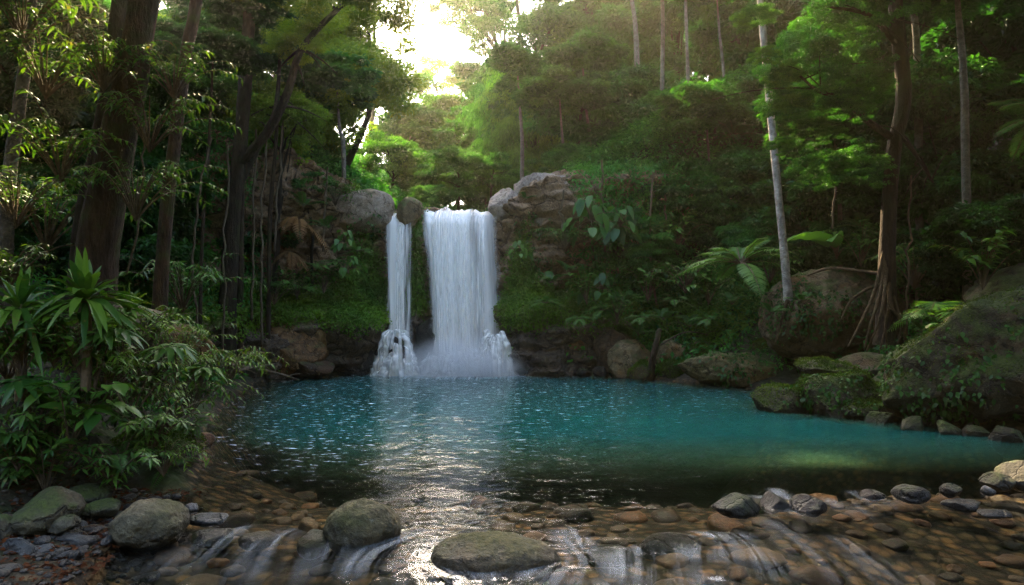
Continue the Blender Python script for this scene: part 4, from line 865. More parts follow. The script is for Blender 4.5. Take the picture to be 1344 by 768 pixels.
# trees with trunks that read as trunks
def trunk_tree(label, path, radii, bark, crowns, name='tree', limbs=(), roots=(), group=None, col=None, sides=12, flare=.5):
    pts = np.array([P(*p) for p in path]); b = pts[0].copy()
    b[2] = min(b[2], Hs(b[0], b[1])) if not roots else b[2]
    pts[0] = b
    t = thing(name, label, 'tree', tuple(b), 0, group)
    n = 26; sp = spline(pts - b, n); rr = np.interp(np.linspace(0, 1, n), np.linspace(0, 1, len(radii)), radii) * (1 + flare * np.exp(-np.linspace(0, 1, n) / .06))
    g = Geo(); tube(g, sp, rr, sides, .5, .16, int(vr.integers(999)))
    for L in limbs:
        lp = spline(np.array([P(*p) for p in L[0]]) - b, 16); tube(g, lp, np.linspace(L[1], L[2], 16), 7, .5, .1, 3)
        for _ in range(L[3] if len(L) > 3 else 4):
            k = int(vr.integers(5, 15)); q = lp[k] + vr.normal(0, 1, 3) * np.array([.9, .6, .5]); tube(g, curve(lp[k], q, (0, 0, .1), 6), np.linspace(L[2] * .9, .008, 6), 5)
    tr = link('trunk', g.mesh('trunk', M[bark]), t, color=col)
    if roots:
        gr = Geo()
        for R_ in roots: tube(gr, spline(np.array([P(*p) for p in R_[0]]) - b, 14), np.linspace(R_[1], R_[2], 14), 7, .5, .2, 5)
        link('roots', gr.mesh('roots', M['root']), t, color=(.5, .45, .38))
    for c in crowns: open_crown(t, *c)
    return t
trunk_tree('thick brown leaning trunk with rough bark on the left bank', [(118, 420, 9.6), (128, 340, 9.5), (150, 210, 9.4), (172, 100, 9.3), (190, 0, 9.3), (215, -150, 9.3)], [.33, .27, .23, .21, .19, .15], 'bark',
           [((-5.5, 9.5, 10.0), 3.0, 'near', 'm'), ((-8.0, 8.5, 9.0), 2.8, 'near', 'm'), ((-3.8, 8.5, 9.6), 2.4, 'near', 'm'), ((-5.2, 5.2, 7.4), 2.3, 'broad', 'm'), ((-2.6, 4.6, 7.6), 2.3, 'broad', 'm'), ((-.2, 5.0, 8.0), 2.2, 'broad', 'm')], col=(.8, .66, .55))  # the broad crowns are unseen extras, added overhead to shade the foreground
trunk_tree('dark trunk standing close behind the thick brown one', [(96, 420, 10.2), (112, 300, 10.2), (140, 150, 10.2), (160, 0, 10.2), (170, -120, 10.2)], [.18, .16, .14, .13, .11], 'bark', [((-7.5, 10.5, 10.2), 2.5, 'near', 'd'), ((-9.0, 9.0, 9.6), 3.2, 'broad', 'd')], col=(.5, .42, .35))  # broad crown above the view added to darken the left bank
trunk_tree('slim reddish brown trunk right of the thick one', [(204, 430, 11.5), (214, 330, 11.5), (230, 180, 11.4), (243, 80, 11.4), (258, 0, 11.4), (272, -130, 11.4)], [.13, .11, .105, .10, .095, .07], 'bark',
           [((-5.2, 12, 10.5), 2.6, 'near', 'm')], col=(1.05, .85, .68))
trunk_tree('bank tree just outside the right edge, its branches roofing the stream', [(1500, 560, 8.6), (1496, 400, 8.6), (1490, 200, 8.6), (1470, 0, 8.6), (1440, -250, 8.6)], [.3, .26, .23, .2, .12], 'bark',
           [((7.0, 8.0, 9.0), 2.8, 'near', 'd'), ((8.5, 6.0, 8.2), 2.6, 'near', 'd'), ((8.5, 10.5, 9.2), 2.6, 'near', 'd'), ((9.4, 12.4, 10.6), 3.4, 'broad', 'd'), ((6.6, 9.6, 9.0), 2.8, 'broad', 'd'), ((11.0, 9.0, 8.6), 3.0, 'broad', 'd'), ((2.2, 4.8, 7.9), 2.3, 'broad', 'd'), ((4.6, 5.2, 7.6), 2.4, 'broad', 'd'), ((7.2, 5.0, 7.4), 2.4, 'broad', 'd')], col=(.6, .5, .4))  # whole tree is unseen, added to hold skylight off stream and right bank
trunk_tree('pale thin trunk near the left edge', [(4, 330, 10), (12, 240, 10), (24, 150, 10), (36, 60, 10), (44, -60, 10)], [.10, .09, .085, .08, .06], 'bark_pale', [((-8.2, 10, 7.9), 1.8, 'near', 'd')], col=(.32, .29, .24))
trunk_tree('dark forked tree whose long branch reaches right over the pool', [(292, 470, 19), (300, 380, 19), (306, 280, 19), (318, 160, 19), (325, 60, 19), (330, -40, 19)], [.30, .24, .20, .19, .18, .12], 'bark',
           [((-6.2, 18.5, 11.2), 2.4, 'sun', 'm'), (tuple(P(512, -22, 17.6)), 1.0, 'open', 'l'), (tuple(P(446, 10, 17.8)), 1.1, 'sun', 'l'), (tuple(P(392, 60, 18)), .9, 'sun', 'l')], limbs=[([(312, 215, 19), (350, 175, 18.6), (378, 120, 18.2), (395, 65, 18), (440, 15, 17.8), (470, -10, 17.6)], .15, .05, 6), ([(309, 250, 19), (345, 180, 19.3), (362, 140, 19.5), (368, 60, 19.8)], .12, .04, 4)], col=(.55, .48, .4))
for i, (x0, y0, x1, y1, Y, w, lab) in enumerate([(316, 470, 322, 140, 19.4, .10, 'straight dark trunk next to the dark forked tree'), (262, 455, 274, 190, 17, .05, 'thin sapling trunk between the slim reddish trunk and the forked tree'), (352, 400, 362, 190, 20, .07, 'thin dark trunk in front of the withered fern bluff')]):
    trunk_tree(lab, [(x0, y0, Y), ((x0 + x1) / 2 - 3, (y0 + y1) / 2, Y), (x1, y1, Y), (x1 + 6, y1 - 120, Y)], [w, w * .9, w * .8, w * .5], 'bark', [(tuple(P(x1 + 6, y1 - 120, Y)), 1.2, 'broad', 'd')], col=(.7, .6, .5), sides=8)
trunk_tree('tall slender white spotted trunk rising from the huge boulder on the right', [(1037, 430, 17.3), (1030, 340, 17.2), (1018, 220, 17.2), (1008, 110, 17.2), (998, 0, 17.2), (990, -140, 17.2)], [.115, .098, .092, .088, .082, .06], 'bark_pale',
           [(tuple(P(985, -190, 17.2)), 2.4, 'broad', 'm')], col=(1.25, 1.2, 1.15), roots=[([(1034, 392, 17.2), (1026, 420, 17.0), (1018, 450, 16.9)], .05, .02), ([(1034, 392, 17.2), (1046, 420, 17.0), (1050, 446, 16.9)], .05, .02)])
t = trunk_tree('dark crooked tree with clasping roots on the huge boulder', [(1166, 452, 14.2), (1164, 380, 14.2), (1166, 300, 14.2), (1172, 200, 14.2), (1186, 130, 14.2), (1178, 40, 14.2), (1172, -60, 14.2), (1170, -160, 14.2)], [.22, .18, .15, .14, .15, .14, .12, .1], 'bark',
               [((8.0, 14.0, 10.8), 2.9, 'near', 'm'), ((9.5, 11.5, 10.2), 3.0, 'broad', 'd'), ((11.0, 15.0, 12.5), 3.4, 'broad', 'd'), ((6.6, 16.5, 12.6), 2.6, 'broad', 'd')], limbs=[([(1170, 180, 14.2), (1140, 160, 13.9), (1105, 130, 13.6), (1075, 120, 13.4), (1050, 100, 13.2)], .08, .02, 6), ([(1174, 165, 14.2), (1200, 200, 14), (1225, 240, 14)], .07, .02, 5), ([(1180, 60, 14.2), (1140, 20, 13.8), (1090, 10, 13.5)], .08, .02, 5)],  # broad crowns out of view are added to darken the right side
               roots=[([(1166 + a * .12, 330 + q * 7, 14.15), (1166 + a * .45 + vr.normal(0, 3), 385 + q * 3, 14.0 - .12 * (q % 3)), (1166 + a * .8 + vr.normal(0, 4), 425, 13.9 - .1 * (q % 3)), (1166 + a + vr.normal(0, 5), 466 - abs(a) * .25, 13.9 - .1 * (q % 2))], .05 - .003 * (q % 5), .016) for q, a in enumerate([-46, -30, -18, -8, 2, 10, 18, 28])]
               + [([(1160, 360, 14.2), (1130, 356, 14.6), (1090, 352, 15.2), (1060, 362, 15.6)], .05, .018), ([(1160, 372, 14.2), (1138, 380, 14.3), (1116, 396, 14.4), (1104, 420, 14.4)], .04, .015)], col=(.5, .42, .36))
for (px, py, Y, R, k, c) in [(1050, 62, 13.6, 60, 'near', 'm'), (1034, 150, 13.4, 44, 'near', 'l'), (1090, 150, 13.6, 60, 'near', 'm'), (1110, 40, 13.8, 62, 'near', 'm'), (1064, 228, 13.8, 46, 'near', 'm'), (1130, 220, 14.2, 52, 'near', 'm'), (1000, 96, 13.4, 24, 'near', 'y'), (1010, 190, 13.3, 26, 'near', 'l'), (1075, 190, 13.9, 40, 'near', 'm'), (1140, 110, 14, 50, 'near', 'm'), (1030, 110, 13.2, 34, 'near', 'l'), (1005, 40, 13.4, 30, 'near', 'l')]:
    R *= vr.uniform(.75, 1.05)
    more_crown(t, px + vr.normal(0, 8), py + vr.normal(0, 10), Y + vr.normal(0, .4), R, k, c, vr.uniform(.55, .95))
PT = [(868, 100, 868, -20, 27.5, .09, 'thin pale upright trunk at the top of the view, left of the long thin trunk'), (904, 300, 899, -20, 25, .075, 'long thin pale trunk running down the slope above the cliff plants'), (838, 112, 828, -10, 33, .13, 'thin white leaning trunk at the top of the view'), (952, 155, 944, 40, 26, .07, 'short thin pale trunk left of the white spotted one'),
      (684, 236, 683, 150, 30, .09, 'thin pale stem standing behind the tall pale rock dome'), (934, 330, 930, 200, 24, .06, 'thin dark stem beside the tree fern'), (1208, 180, 1196, -10, 17, .10, 'greyish trunk right of the dark crooked tree'), (1270, 240, 1258, 20, 15, .09, 'thin shaded trunk near the right edge'), (776, 236, 768, 130, 27, .07, 'brown stem above the elephant-ear plants'), (452, 232, 446, 170, 24, .09, 'short pale stem on the bluff left of the waterfall lip'), (1104, 330, 1096, 190, 18.5, .06, 'thin stem behind the bright layered crown'), (742, 240, 738, 180, 26, .07, 'brown stem right of the rock dome')]
for (x0, y0, x1, y1, Y, w, lab) in PT:
    trunk_tree(lab, [(x0, y0, Y), ((x0 + x1) / 2 + 2, (y0 + y1) / 2, Y), (x1, y1, Y), (x1 - 4, y1 - 60, Y)], [w, w * .9, w * .7, w * .2], 'bark_pale', [(tuple(P(x1 - 4, y1 - 50, Y)), 1.6, 'broad', 'm')], col=(.50, .50, .44), sides=8, flare=.2)
# vines and hanging roots
VN = [(278, 180, 262, 440, 16), (299, 190, 292, 470, 17.5), (372, 150, 360, 330, 20), (336, 170, 330, 420, 19.2), (352, 160, 344, 460, 18.8), (188, 170, 166, 360, 10.5), (790, 210, 794, 330, 23), (858, 230, 862, 400, 22.8), (1196, 230, 1190, 440, 13.9), (872, 250, 878, 350, 23), (740, 250, 742, 320, 22.2), (430, 220, 424, 330, 21.6), (1100, 200, 1092, 300, 16)]
VL = ['vine hanging beside the thin sapling trunk', 'long vine hanging in front of the dark forked tree', 'vine hanging in front of the root bluff', 'vine hanging right of the dark forked tree', 'long twisted vine hanging over the left shore', 'slanting vine right of the thick brown trunk', 'root hanging under the elephant-ear plants', 'long root hanging down the cliff left of the dead snag', 'vine hanging beside the dark crooked tree',
      'short root hanging above the cliff undergrowth', 'root hanging down the tall pale rock dome', 'root hanging from the brown root bluff', 'vine hanging below the bright layered crown']
for (x0, y0, x1, y1, Y), lab in zip(VN, VL):
    a, b = P(x0, y0, Y), P(x1, y1, Y); g = Geo(); tube(g, curve(a, b, (vr.normal(0, .12), 0, 0), 16, .035, vr), np.linspace(.022, .03, 16) * (Y / 16), 6, .5, .15, 4)
    tag(link('hanging_vine', g.mesh('hanging_vine', M['vine'])), lab, 'vine')

# ------------------------------------------------------------------ plant kinds
def rosette(rng, n=34, L=.75, Wd=.085):
    g = Geo(); a = np.arange(n) * 2.39996 + rng.normal(0, .15, n); e = np.radians(np.interp(np.arange(n), [0, n - 1], [-12, 78]) + rng.normal(0, 7, n))
    d = np.stack([np.cos(a) * np.cos(e), np.sin(a) * np.cos(e), np.sin(e)], -1); l = L * rng.uniform(.75, 1.15, n) * np.interp(e, [0, 1.3], [1, .8])
    blades(g, d * .03, d, np.tile([0, 0, 1.0], (n, 1)) + d * -.01 + rng.normal(0, .15, (n, 3)), l, Wd * rng.uniform(.8, 1.2, n), rng.uniform(.35, .95, n) * np.cos(e), 'strap', rng.random(n), .22, .12)
    tr = Geo(); tube(tr, [(0, 0, -.9), (.02, 0, -.4), (0, 0, .06)], [.05, .045, .04], 8, .5, .2, 3)
    return {'leaves': (g, 'leaf_near'), 'stem': (tr, 'root')}
def whorl_shrub(rng, ns=7, h=.8, leaf=.2, per=3, k=8, spread=.7):
    g = Geo(); st = Geo()
    for i in range(ns):
        a = rng.uniform(0, 6.28); top = np.array([math.cos(a) * spread * rng.uniform(.2, 1), math.sin(a) * spread * rng.uniform(.2, 1), h * rng.uniform(.6, 1.1)])
        p = curve((0, 0, 0), top, (0, 0, .15), 8); tube(st, p, np.linspace(.014, .006, 8), 5)
        for j in range(per):
            q = p[7 - j * 2] + rng.normal(0, .07, 3) * (j > 0)
            tube(st, curve(p[max(7 - j * 2 - 1, 0)], q, (0, 0, 0), 3), .005, 4)
            kk = k + int(rng.integers(-1, 2)); an = np.arange(kk) / kk * 6.28 + rng.uniform(0, 6); el = rng.uniform(-.35, .15, kk)
            ax = nrm(np.array([top[0] * .6, top[1] * .6, 1.0])); s1 = nrm(np.cross(ax, [0, 1, .1])); s2 = np.cross(ax, s1)
            d = s1 * np.cos(an)[:, None] + s2 * np.sin(an)[:, None] + ax * el[:, None]
            blades(g, np.tile(q, (kk, 1)) + d * .02, d, np.tile(ax, (kk, 1)), leaf * rng.uniform(.8, 1.2, kk), leaf * .30, rng.uniform(.2, .5, kk), 'lance', np.clip(rng.uniform(.1, .9) + rng.normal(0, .1, kk), 0, 1), .25)
    return {'leaves': (g, 'leaf_near'), 'stem': (st, 'vine')}
def pinnate(rng, nf=9, L=1.0, pairs=26, lw=.16, e0=(20, 75), droop=.5, mat='fern', wl=.20, stem=.008):
    g = Geo(); st = Geo()
    for i in range(nf):
        a = i / nf * 6.28 + rng.normal(0, .3); e = math.radians(rng.uniform(*e0)); l = L * rng.uniform(.75, 1.15); t = np.linspace(0, 1, 14)[:, None]
        d = np.array([math.cos(a) * math.cos(e), math.sin(a) * math.cos(e), math.sin(e)])
        p = d * l * t + np.array([0, 0, -1.0]) * droop * l * t ** 2; tube(st, p, np.linspace(stem, stem * .3, 14), 4)
        tt = np.linspace(.14, .99, pairs); q = np.stack([np.interp(tt, t[:, 0], p[:, k]) for k in range(3)], -1); tan = nrm(np.stack([np.interp(tt, t[:, 0], np.gradient(p[:, k])) for k in range(3)], -1))
        sd = nrm(np.cross(tan, [0, 0, 1.0])); up = np.cross(sd, tan); w = lw * l * np.sin(np.clip(tt * 1.05, 0, 1) * math.pi * .93 + .18) ** .7
        tv = rng.uniform(.1, .9)
        for s in (-1, 1):
            dd = sd * s + tan * .45 + up * rng.normal(.0, .08, (pairs, 1))
            blades(g, q, dd, up, np.maximum(w, .01), wl * w + .004, .22, 'lance', np.clip(tv + rng.normal(0, .08, pairs), 0, 1), .15)
    return {'fronds': (g, mat), 'stem': (st, 'vine')}
def leafy(rng, ns=9, h=.8, leaf=.16, nl=11, spread=.6, prof='oval', wr=.5, mat='leaf_near', droop=.35, arch=.2):
    g = Geo(); st = Geo()
    for i in range(ns):
        a = rng.uniform(0, 6.28); rr = spread * rng.uniform(.3, 1.1); top = np.array([math.cos(a) * rr, math.sin(a) * rr, h * rng.uniform(.5, 1.1)])
        p = curve((0, 0, 0), top, (0, 0, arch), 10); tube(st, p, np.linspace(.010, .003, 10), 4)
        t = np.linspace(.25, 1, nl); q = np.stack([np.interp(t, np.linspace(0, 1, 10), p[:, k]) for k in range(3)], -1); tan = nrm(np.stack([np.interp(t, np.linspace(0, 1, 10), np.gradient(p[:, k])) for k in range(3)], -1))
        sd = nrm(np.cross(tan, [0, 0, 1.0])); s = np.where(np.arange(nl) % 2, 1, -1)[:, None]
        d = sd * s + tan * .6 + rng.normal(0, .25, (nl, 3)); l = leaf * rng.uniform(.6, 1.2, nl)
        blades(g, q, d, np.tile([0, 0, 1.0], (nl, 1)) + rng.normal(0, .2, (nl, 3)), l, l * wr, rng.uniform(.5, 1.5, nl) * droop, prof, np.clip(rng.uniform(.1, .9) + rng.normal(0, .12, nl), 0, 1), .2)
    return {'leaves': (g, mat), 'stem': (st, 'vine')}
def bigleaf(rng, n=8, pet=.8, leaf=.9, wr=.62, prof='heart', e0=(25, 75), droop=.7, down=.6, mat='fern'):
    g = Geo(); st = Geo()
    for i in range(n):
        a = i * 2.4 + rng.normal(0, .2); e = math.radians(rng.uniform(*e0)); l = pet * rng.uniform(.6, 1.1)
        d = np.array([math.cos(a) * math.cos(e), math.sin(a) * math.cos(e), math.sin(e)]); p = curve((0, 0, 0), d * l, (0, 0, .12), 8); tube(st, p, np.linspace(.02, .01, 8), 5)
        dl = nrm(np.array([math.cos(a), math.sin(a), -down * rng.uniform(.5, 1.6)]) + rng.normal(0, .25, 3)); ll = leaf * rng.uniform(.75, 1.15)
        blades(g, [p[-1]], [dl], [np.array([0, 0, 1.0]) + rng.normal(0, .35, 3)], ll, ll * wr, droop * rng.uniform(.5, 1), prof, rng.uniform(.2, 1), .12, .10)
    return {'leaves': (g, mat), 'stem': (st, 'vine')}
PROTO = {}
def plant(kind, name, label, cat, loc, sc=1.0, rotz=None, col=(1, 1, 1), group=None, tilt=(0, 0)):
    """first use of a kind builds its meshes, later uses share them"""
    if kind not in PROTO:
        fn, kw, seed = KINDS[kind]
        PROTO[kind] = [(nm, g.mesh(nm, M[m])) for nm, (g, m) in fn(np.random.default_rng(seed), **kw).items()]
    t = thing(name, label, cat, tuple(loc), vr.uniform(0, 6.28) if rotz is None else rotz, group, sc)
    t.rotation_euler = (tilt[0], tilt[1], t.rotation_euler[2])
    nf_ = 1.0 if loc[1] < 12 else 1.0
    for nm, me in PROTO[kind]: link(nm, me, t, color=tuple(q * nf_ for q in col) if nm != 'stem' else None)
    return t
KINDS = {'rosette': (rosette, dict(n=60, L=.66, Wd=.075), 1), 'rosette2': (rosette, dict(n=46, L=.62, Wd=.065), 2), 'whorl': (whorl_shrub, dict(ns=11, leaf=.15, per=4), 3), 'whorl2': (whorl_shrub, dict(ns=13, h=.6, leaf=.115, k=7, spread=.8, per=4), 4), 'fern': (pinnate, dict(), 5),
         'fern2': (pinnate, dict(nf=12, L=.8, pairs=22, e0=(5, 60), droop=.6), 6), 'treefern': (pinnate, dict(nf=16, L=1.9, pairs=44, lw=.17, e0=(0, 62), droop=.5, wl=.13, stem=.02), 7), 'palm': (pinnate, dict(nf=8, L=2.0, pairs=26, lw=.34, e0=(25, 75), droop=.75, wl=.085, stem=.018), 8), 'broad': (leafy, dict(ns=17, h=.75, leaf=.15, nl=13, spread=.6), 9),
         'spray': (leafy, dict(ns=24, h=.65, leaf=.105, nl=19, spread=.95, prof='lance', wr=.28, droop=.5, arch=.25), 10), 'spray2': (leafy, dict(ns=20, h=.35, leaf=.095, nl=21, spread=1.1, prof='lance', wr=.3, droop=.5, arch=.35), 11), 'ear': (bigleaf, dict(n=24, pet=.8, leaf=.42, wr=.72, prof='round', down=.9, e0=(-35, 75)), 12), 'banana': (bigleaf, dict(n=7, pet=.7, leaf=1.5, wr=.3, prof='strap', e0=(40, 80), down=-.5, droop=.6), 13),
         'deadfern': (pinnate, dict(nf=10, L=1.2, pairs=24, lw=.22, e0=(-30, 25), droop=.9, mat='dead'), 14), 'fan': (whorl_shrub, dict(ns=4, h=.7, leaf=.30, per=1, k=12, spread=.45), 15), 'bigbroad': (leafy, dict(ns=6, h=.7, leaf=.26, nl=8, spread=.5, wr=.55), 16), 'ivy': (leafy, dict(ns=26, h=.12, leaf=.085, nl=16, spread=.9, prof='heart', wr=.8, droop=.9, arch=.16, mat='fern'), 17)}

def onb(px, py, Y): return P(px, py, Y)
# left bank thicket, back to front
plant('rosette', 'rosette_plant', 'large rosette plant with long arching strap leaves, standing out in front of the thick trunk', 'plant', P(112, 396, 6.9), 1.0, .4, col=(1.0, 1.1, .95))
plant('rosette2', 'rosette_plant', 'strap-leaved rosette plant at the left edge', 'plant', P(26, 408, 6.8), 1.0, col=(.9, 1.05, .95))
plant('rosette2', 'rosette_plant', 'smaller rosette plant half hidden right of the large rosette plant', 'plant', P(168, 408, 8.6), .75, col=(1.1, 1.1, .8))
plant('fan', 'fan_leaf_shrub', 'shrub with pale radiating leaf fans over the tip of the left bank', 'shrub', P(236, 530, 8.2), .95, col=(1.2, 1.25, 1.2))
plant('fan', 'fan_leaf_shrub', 'dark shrub with a drooping leaf fan below the rosettes', 'shrub', P(122, 520, 7.0), .9, col=(.8, .95, .95))
plant('fan', 'fan_leaf_shrub', 'low shrub with a spread leaf fan near the left edge', 'shrub', P(40, 545, 6.8), .85, col=(.75, .95, .95))
plant('whorl', 'whorled_shrub', 'shrub with whorled leaves in the middle of the left thicket', 'shrub', P(170, 560, 7.4), .95)
plant('whorl', 'whorled_shrub', 'dark whorl-leaved shrub at the lower left edge', 'shrub', P(30, 630, 6.6), .9, col=(.8, .9, .9))
plant('whorl2', 'whorled_shrub', 'whorl-leaved shrub above the undercut boulder', 'shrub', P(200, 590, 7.2), .85)
plant('whorl2', 'whorled_shrub', 'whorl-leaved shrub below the big-leaved bush', 'shrub', P(150, 640, 6.9), .85, col=(.9, 1.1, 1))
plant('whorl2', 'whorled_shrub', 'whorl-leaved shrub behind the rosettes on the left edge', 'shrub', P(10, 380, 9.0), 1.1, col=(.9, .9, .7))
plant('bigbroad', 'broad_leaf_bush', 'bush with the biggest broad drooping leaves at the left', 'bush', P(92, 590, 6.5), .9, col=(.8, .95, .7))
plant('bigbroad', 'broad_leaf_bush', 'broad-leaved bush behind the large rosette plant', 'bush', P(70, 470, 7.6), .8, col=(.8, .95, .8))
plant('broad', 'broad_leaf_bush', 'leafy bush between the rosettes and the leaf fans', 'bush', P(160, 490, 7.9), .9, col=(1.1, 1.05, .7))
plant('broad', 'broad_leaf_bush', 'leafy bush low on the left edge above the stones', 'bush', P(60, 650, 6.6), .8, col=(.8, .9, .8))
plant('broad', 'broad_leaf_bush', 'bush growing over the pale lichen boulder', 'bush', P(196, 460, 8.8), .7, col=(1.3, 1.15, .6))
for i, (px, py, Y, s, c, lab) in enumerate([(300, 505, 9.6, .85, (1.5, 1.35, .7), 'light green spray bush reaching out over the water'), (260, 520, 9.0, .95, (1.25, 1.2, .7), 'feathery spray bush behind the leaf fan at the bank tip'), (228, 560, 8.4, .9, (1.1, 1.1, .8), 'spray bush hanging over the undercut boulder'),
                                            (240, 480, 10, .9, (1.3, 1.2, .6), 'spray bush in front of the orange brown boulder'), (110, 560, 7.3, .85, (.9, 1, .8), 'spray bush in the dark of the left thicket'), (196, 520, 8.3, .9, (1.2, 1.15, .7), 'sunlit spray bush in the middle of the left thicket'), (10, 500, 7.2, .9, (.8, .95, .9), 'spray bush under the rosette at the left edge')]):
    plant('spray' if i % 2 else 'spray2', 'spray_bush', lab, 'bush', P(px, py, Y), s, col=c)
plant('broad', 'broad_leaf_bush', 'low leafy bush directly under the large rosette plant', 'bush', P(108, 500, 6.9), .85, col=(.95, 1.05, .7))
plant('broad', 'broad_leaf_bush', 'low leafy bush directly under the rosette plant at the left edge', 'bush', P(30, 495, 6.7), .85, col=(.8, .95, .75))
plant('whorl2', 'whorled_shrub', 'whorl-leaved shrub tucked between the two rosette plants', 'shrub', P(70, 480, 7.0), .8, col=(.9, 1.0, .8))
plant('spray2', 'spray_bush', 'yellow-green spray bush low at the tip of the left bank', 'bush', P(250, 545, 8.3), 0.80, col=(1.35, 1.3, .75))
plant('spray', 'spray_bush', 'yellow-green spray bush right of the large rosette plant', 'bush', P(180, 470, 8.4), 0.90, col=(1.35, 1.3, .75))
plant('spray2', 'spray_bush', 'yellow-green spray bush beside the big-leaved bush', 'bush', P(60, 590, 6.9), 0.85, col=(1.35, 1.3, .75))
plant('spray', 'spray_bush', 'yellow-green spray bush among the leaf fans', 'bush', P(140, 530, 7.2), 0.85, col=(1.35, 1.3, .75))
plant('spray2', 'spray_bush', 'yellow-green spray bush hanging low over the undercut boulder', 'bush', P(215, 625, 7.4), 0.60, col=(1.35, 1.3, .75))
for i, (px, py, Y, s, lab) in enumerate([(150, 600, 7.0, .7, 'fern on the dark face of the left bank'), (226, 610, 7.9, .6, 'fern hanging from the undercut boulder'), (60, 520, 7.4, .8, 'fern between the rosette and the low leaf fan'), (252, 560, 8.8, .6, 'fern at the very tip of the left bank'), (20, 590, 6.8, .7, 'fern at the left edge below the low leaf fan'), (130, 455, 8.0, .7, 'fern in the shade under the large rosette plant')]):
    plant('fern2', 'fern', lab, 'fern', P(px, py, Y), s, col=(.95, 1.05, .8))
# twigs with leaves in front of the left trunks (a climber on the thick trunk)
for (px, py, Y, s, lab) in [(196, 200, 8.9, 1.1, 'leafy climber branch on the upper part of the thick brown trunk'), (178, 290, 8.8, 1.1, 'leafy climber branch low on the thick brown trunk'), (228, 130, 9.2, 1.0, 'leafy twig right of the thick brown trunk'), (136, 120, 8.9, 1.0, 'leafy climber on the left of the thick brown trunk'), (60, 130, 9.2, 1.2, 'leafy branch crossing the pale thin trunk'), (80, 240, 8.8, 1.2, 'leafy branch in the dark left of the thick brown trunk'), (20, 300, 8.6, 1.1, 'leafy branch at the left edge above the rosettes'), (30, 60, 9.4, 1.3, 'leafy branch in the top left corner')]:
    plant('spray', 'climber', lab, 'climber', P(px, py, Y), s, col=(1.0, 1.1, .75))
# cliff plants
plant('ear', 'elephant_ear', 'big elephant-ear plant with hanging round leaves on the cliff', 'plant', P(776, 292, 21.7), 1.0, 1.0, col=(.75, .95, .7))
plant('ear', 'elephant_ear', 'second elephant-ear plant with ribbed leaves right of the big one', 'plant', P(814, 298, 21.7), .85, 2.7, col=(.62, .85, .7))
plant('ear', 'elephant_ear', 'elephant-ear plant in the shade below the other two', 'plant', P(790, 380, 21.6), .7, 4, col=(.7, .9, .8))
plant('ear', 'elephant_ear', 'small elephant-ear plant on the cliff left of the narrow waterfall', 'plant', P(452, 318, 21.7), .5, 3, col=(1.1, 1.2, .9))
plant('ear', 'elephant_ear', 'small bright elephant-ear plant lower left of the narrow waterfall', 'plant', P(462, 352, 21.6), .5, 5.2, col=(1.2, 1.35, .9))
plant('ear', 'elephant_ear', 'small elephant-ear plant climbing right of the main waterfall', 'plant', P(682, 330, 21.8), .42, 1.2, col=(1.1, 1.2, .9))
plant('treefern', 'tree_fern', 'tree fern with spreading pale green fronds left of the white spotted trunk', 'tree fern', P(972, 346, 18.4), 1.0, .5, col=(1.5, 1.6, 1.2))
plant('treefern', 'tree_fern', 'darker tree fern on the slope above the first one', 'tree fern', P(962, 180, 24), .8, col=(.7, .95, .9))
plant('treefern', 'tree_fern', 'dark tree fern at the right edge, fronds reaching left', 'tree fern', P(1368, 160, 11), .7, 2.2, col=(.8, 1, .9))
plant('banana', 'banana_plant', 'banana plant with upright broad leaves right of the white spotted trunk', 'plant', P(1098, 340, 17.6), .85, 1.0, col=(1.2, 1.5, .8))
plant('palm', 'palm', 'palm with drooping feather fronds in the dark right of the crooked tree', 'palm', P(1236, 420, 12.8), .6, 1.4, col=(1.1, 1.3, 1.0))
plant('palm', 'palm', 'palm beside the tree fern, half hidden by the white spotted trunk', 'palm', P(1062, 380, 19.5), .75, 2.0, col=(.75, 1, .85))
plant('deadfern', 'withered_fern', 'withered brown fern hanging from the root bluff', 'fern', P(392, 288, 21.4), .95, col=(1, 1, 1))
plant('deadfern', 'withered_fern', 'withered fern lower on the root bluff', 'fern', P(382, 330, 21.2), .6, col=(.8, .8, .8))
plant('fern', 'fern', 'green fern just above the withered brown fern', 'fern', P(398, 272, 21.5), 1.1, col=(1.1, 1.1, .8))
FN = [(722, 372, 21.8, 1.0, 'fern on the cliff right of the main waterfall'), (744, 358, 22, 1.0, 'fern below the tall pale rock dome'), (838, 440, 20.6, .8, 'bright fern above the dead snag'), (870, 420, 21, .9, 'fern in the undergrowth right of the snag top'), (905, 430, 21, 1, 'fern on the mossy boulder between tan boulders and undergrowth'), (820, 400, 21.6, 1.1, 'fern in the undergrowth above the bright fern'),
      (1012, 412, 16.6, .7, 'fern on the left shoulder of the huge boulder'), (1050, 396, 16.8, .6, 'fern on top of the huge boulder'), (1290, 440, 12.4, .6, 'fern above the long mossy slope'), (1210, 436, 13.6, .6, 'fern at the foot of the crooked tree'), (690, 262, 22.6, .6, 'fern on the tall pale rock dome'), (428, 300, 21.5, .9, 'fern on the cliff right of the withered fern'), (350, 380, 20.4, .9, 'fern above the cracked brown boulder'), (960, 400, 20.4, .9, 'fern under the tree fern'), (1130, 300, 17.6, .9, 'dark fern behind the huge boulder')]
for (px, py, Y, s, lab) in FN: plant('fern', 'fern', lab, 'fern', P(px, py, Y), s, col=(.9, 1.1, .8))
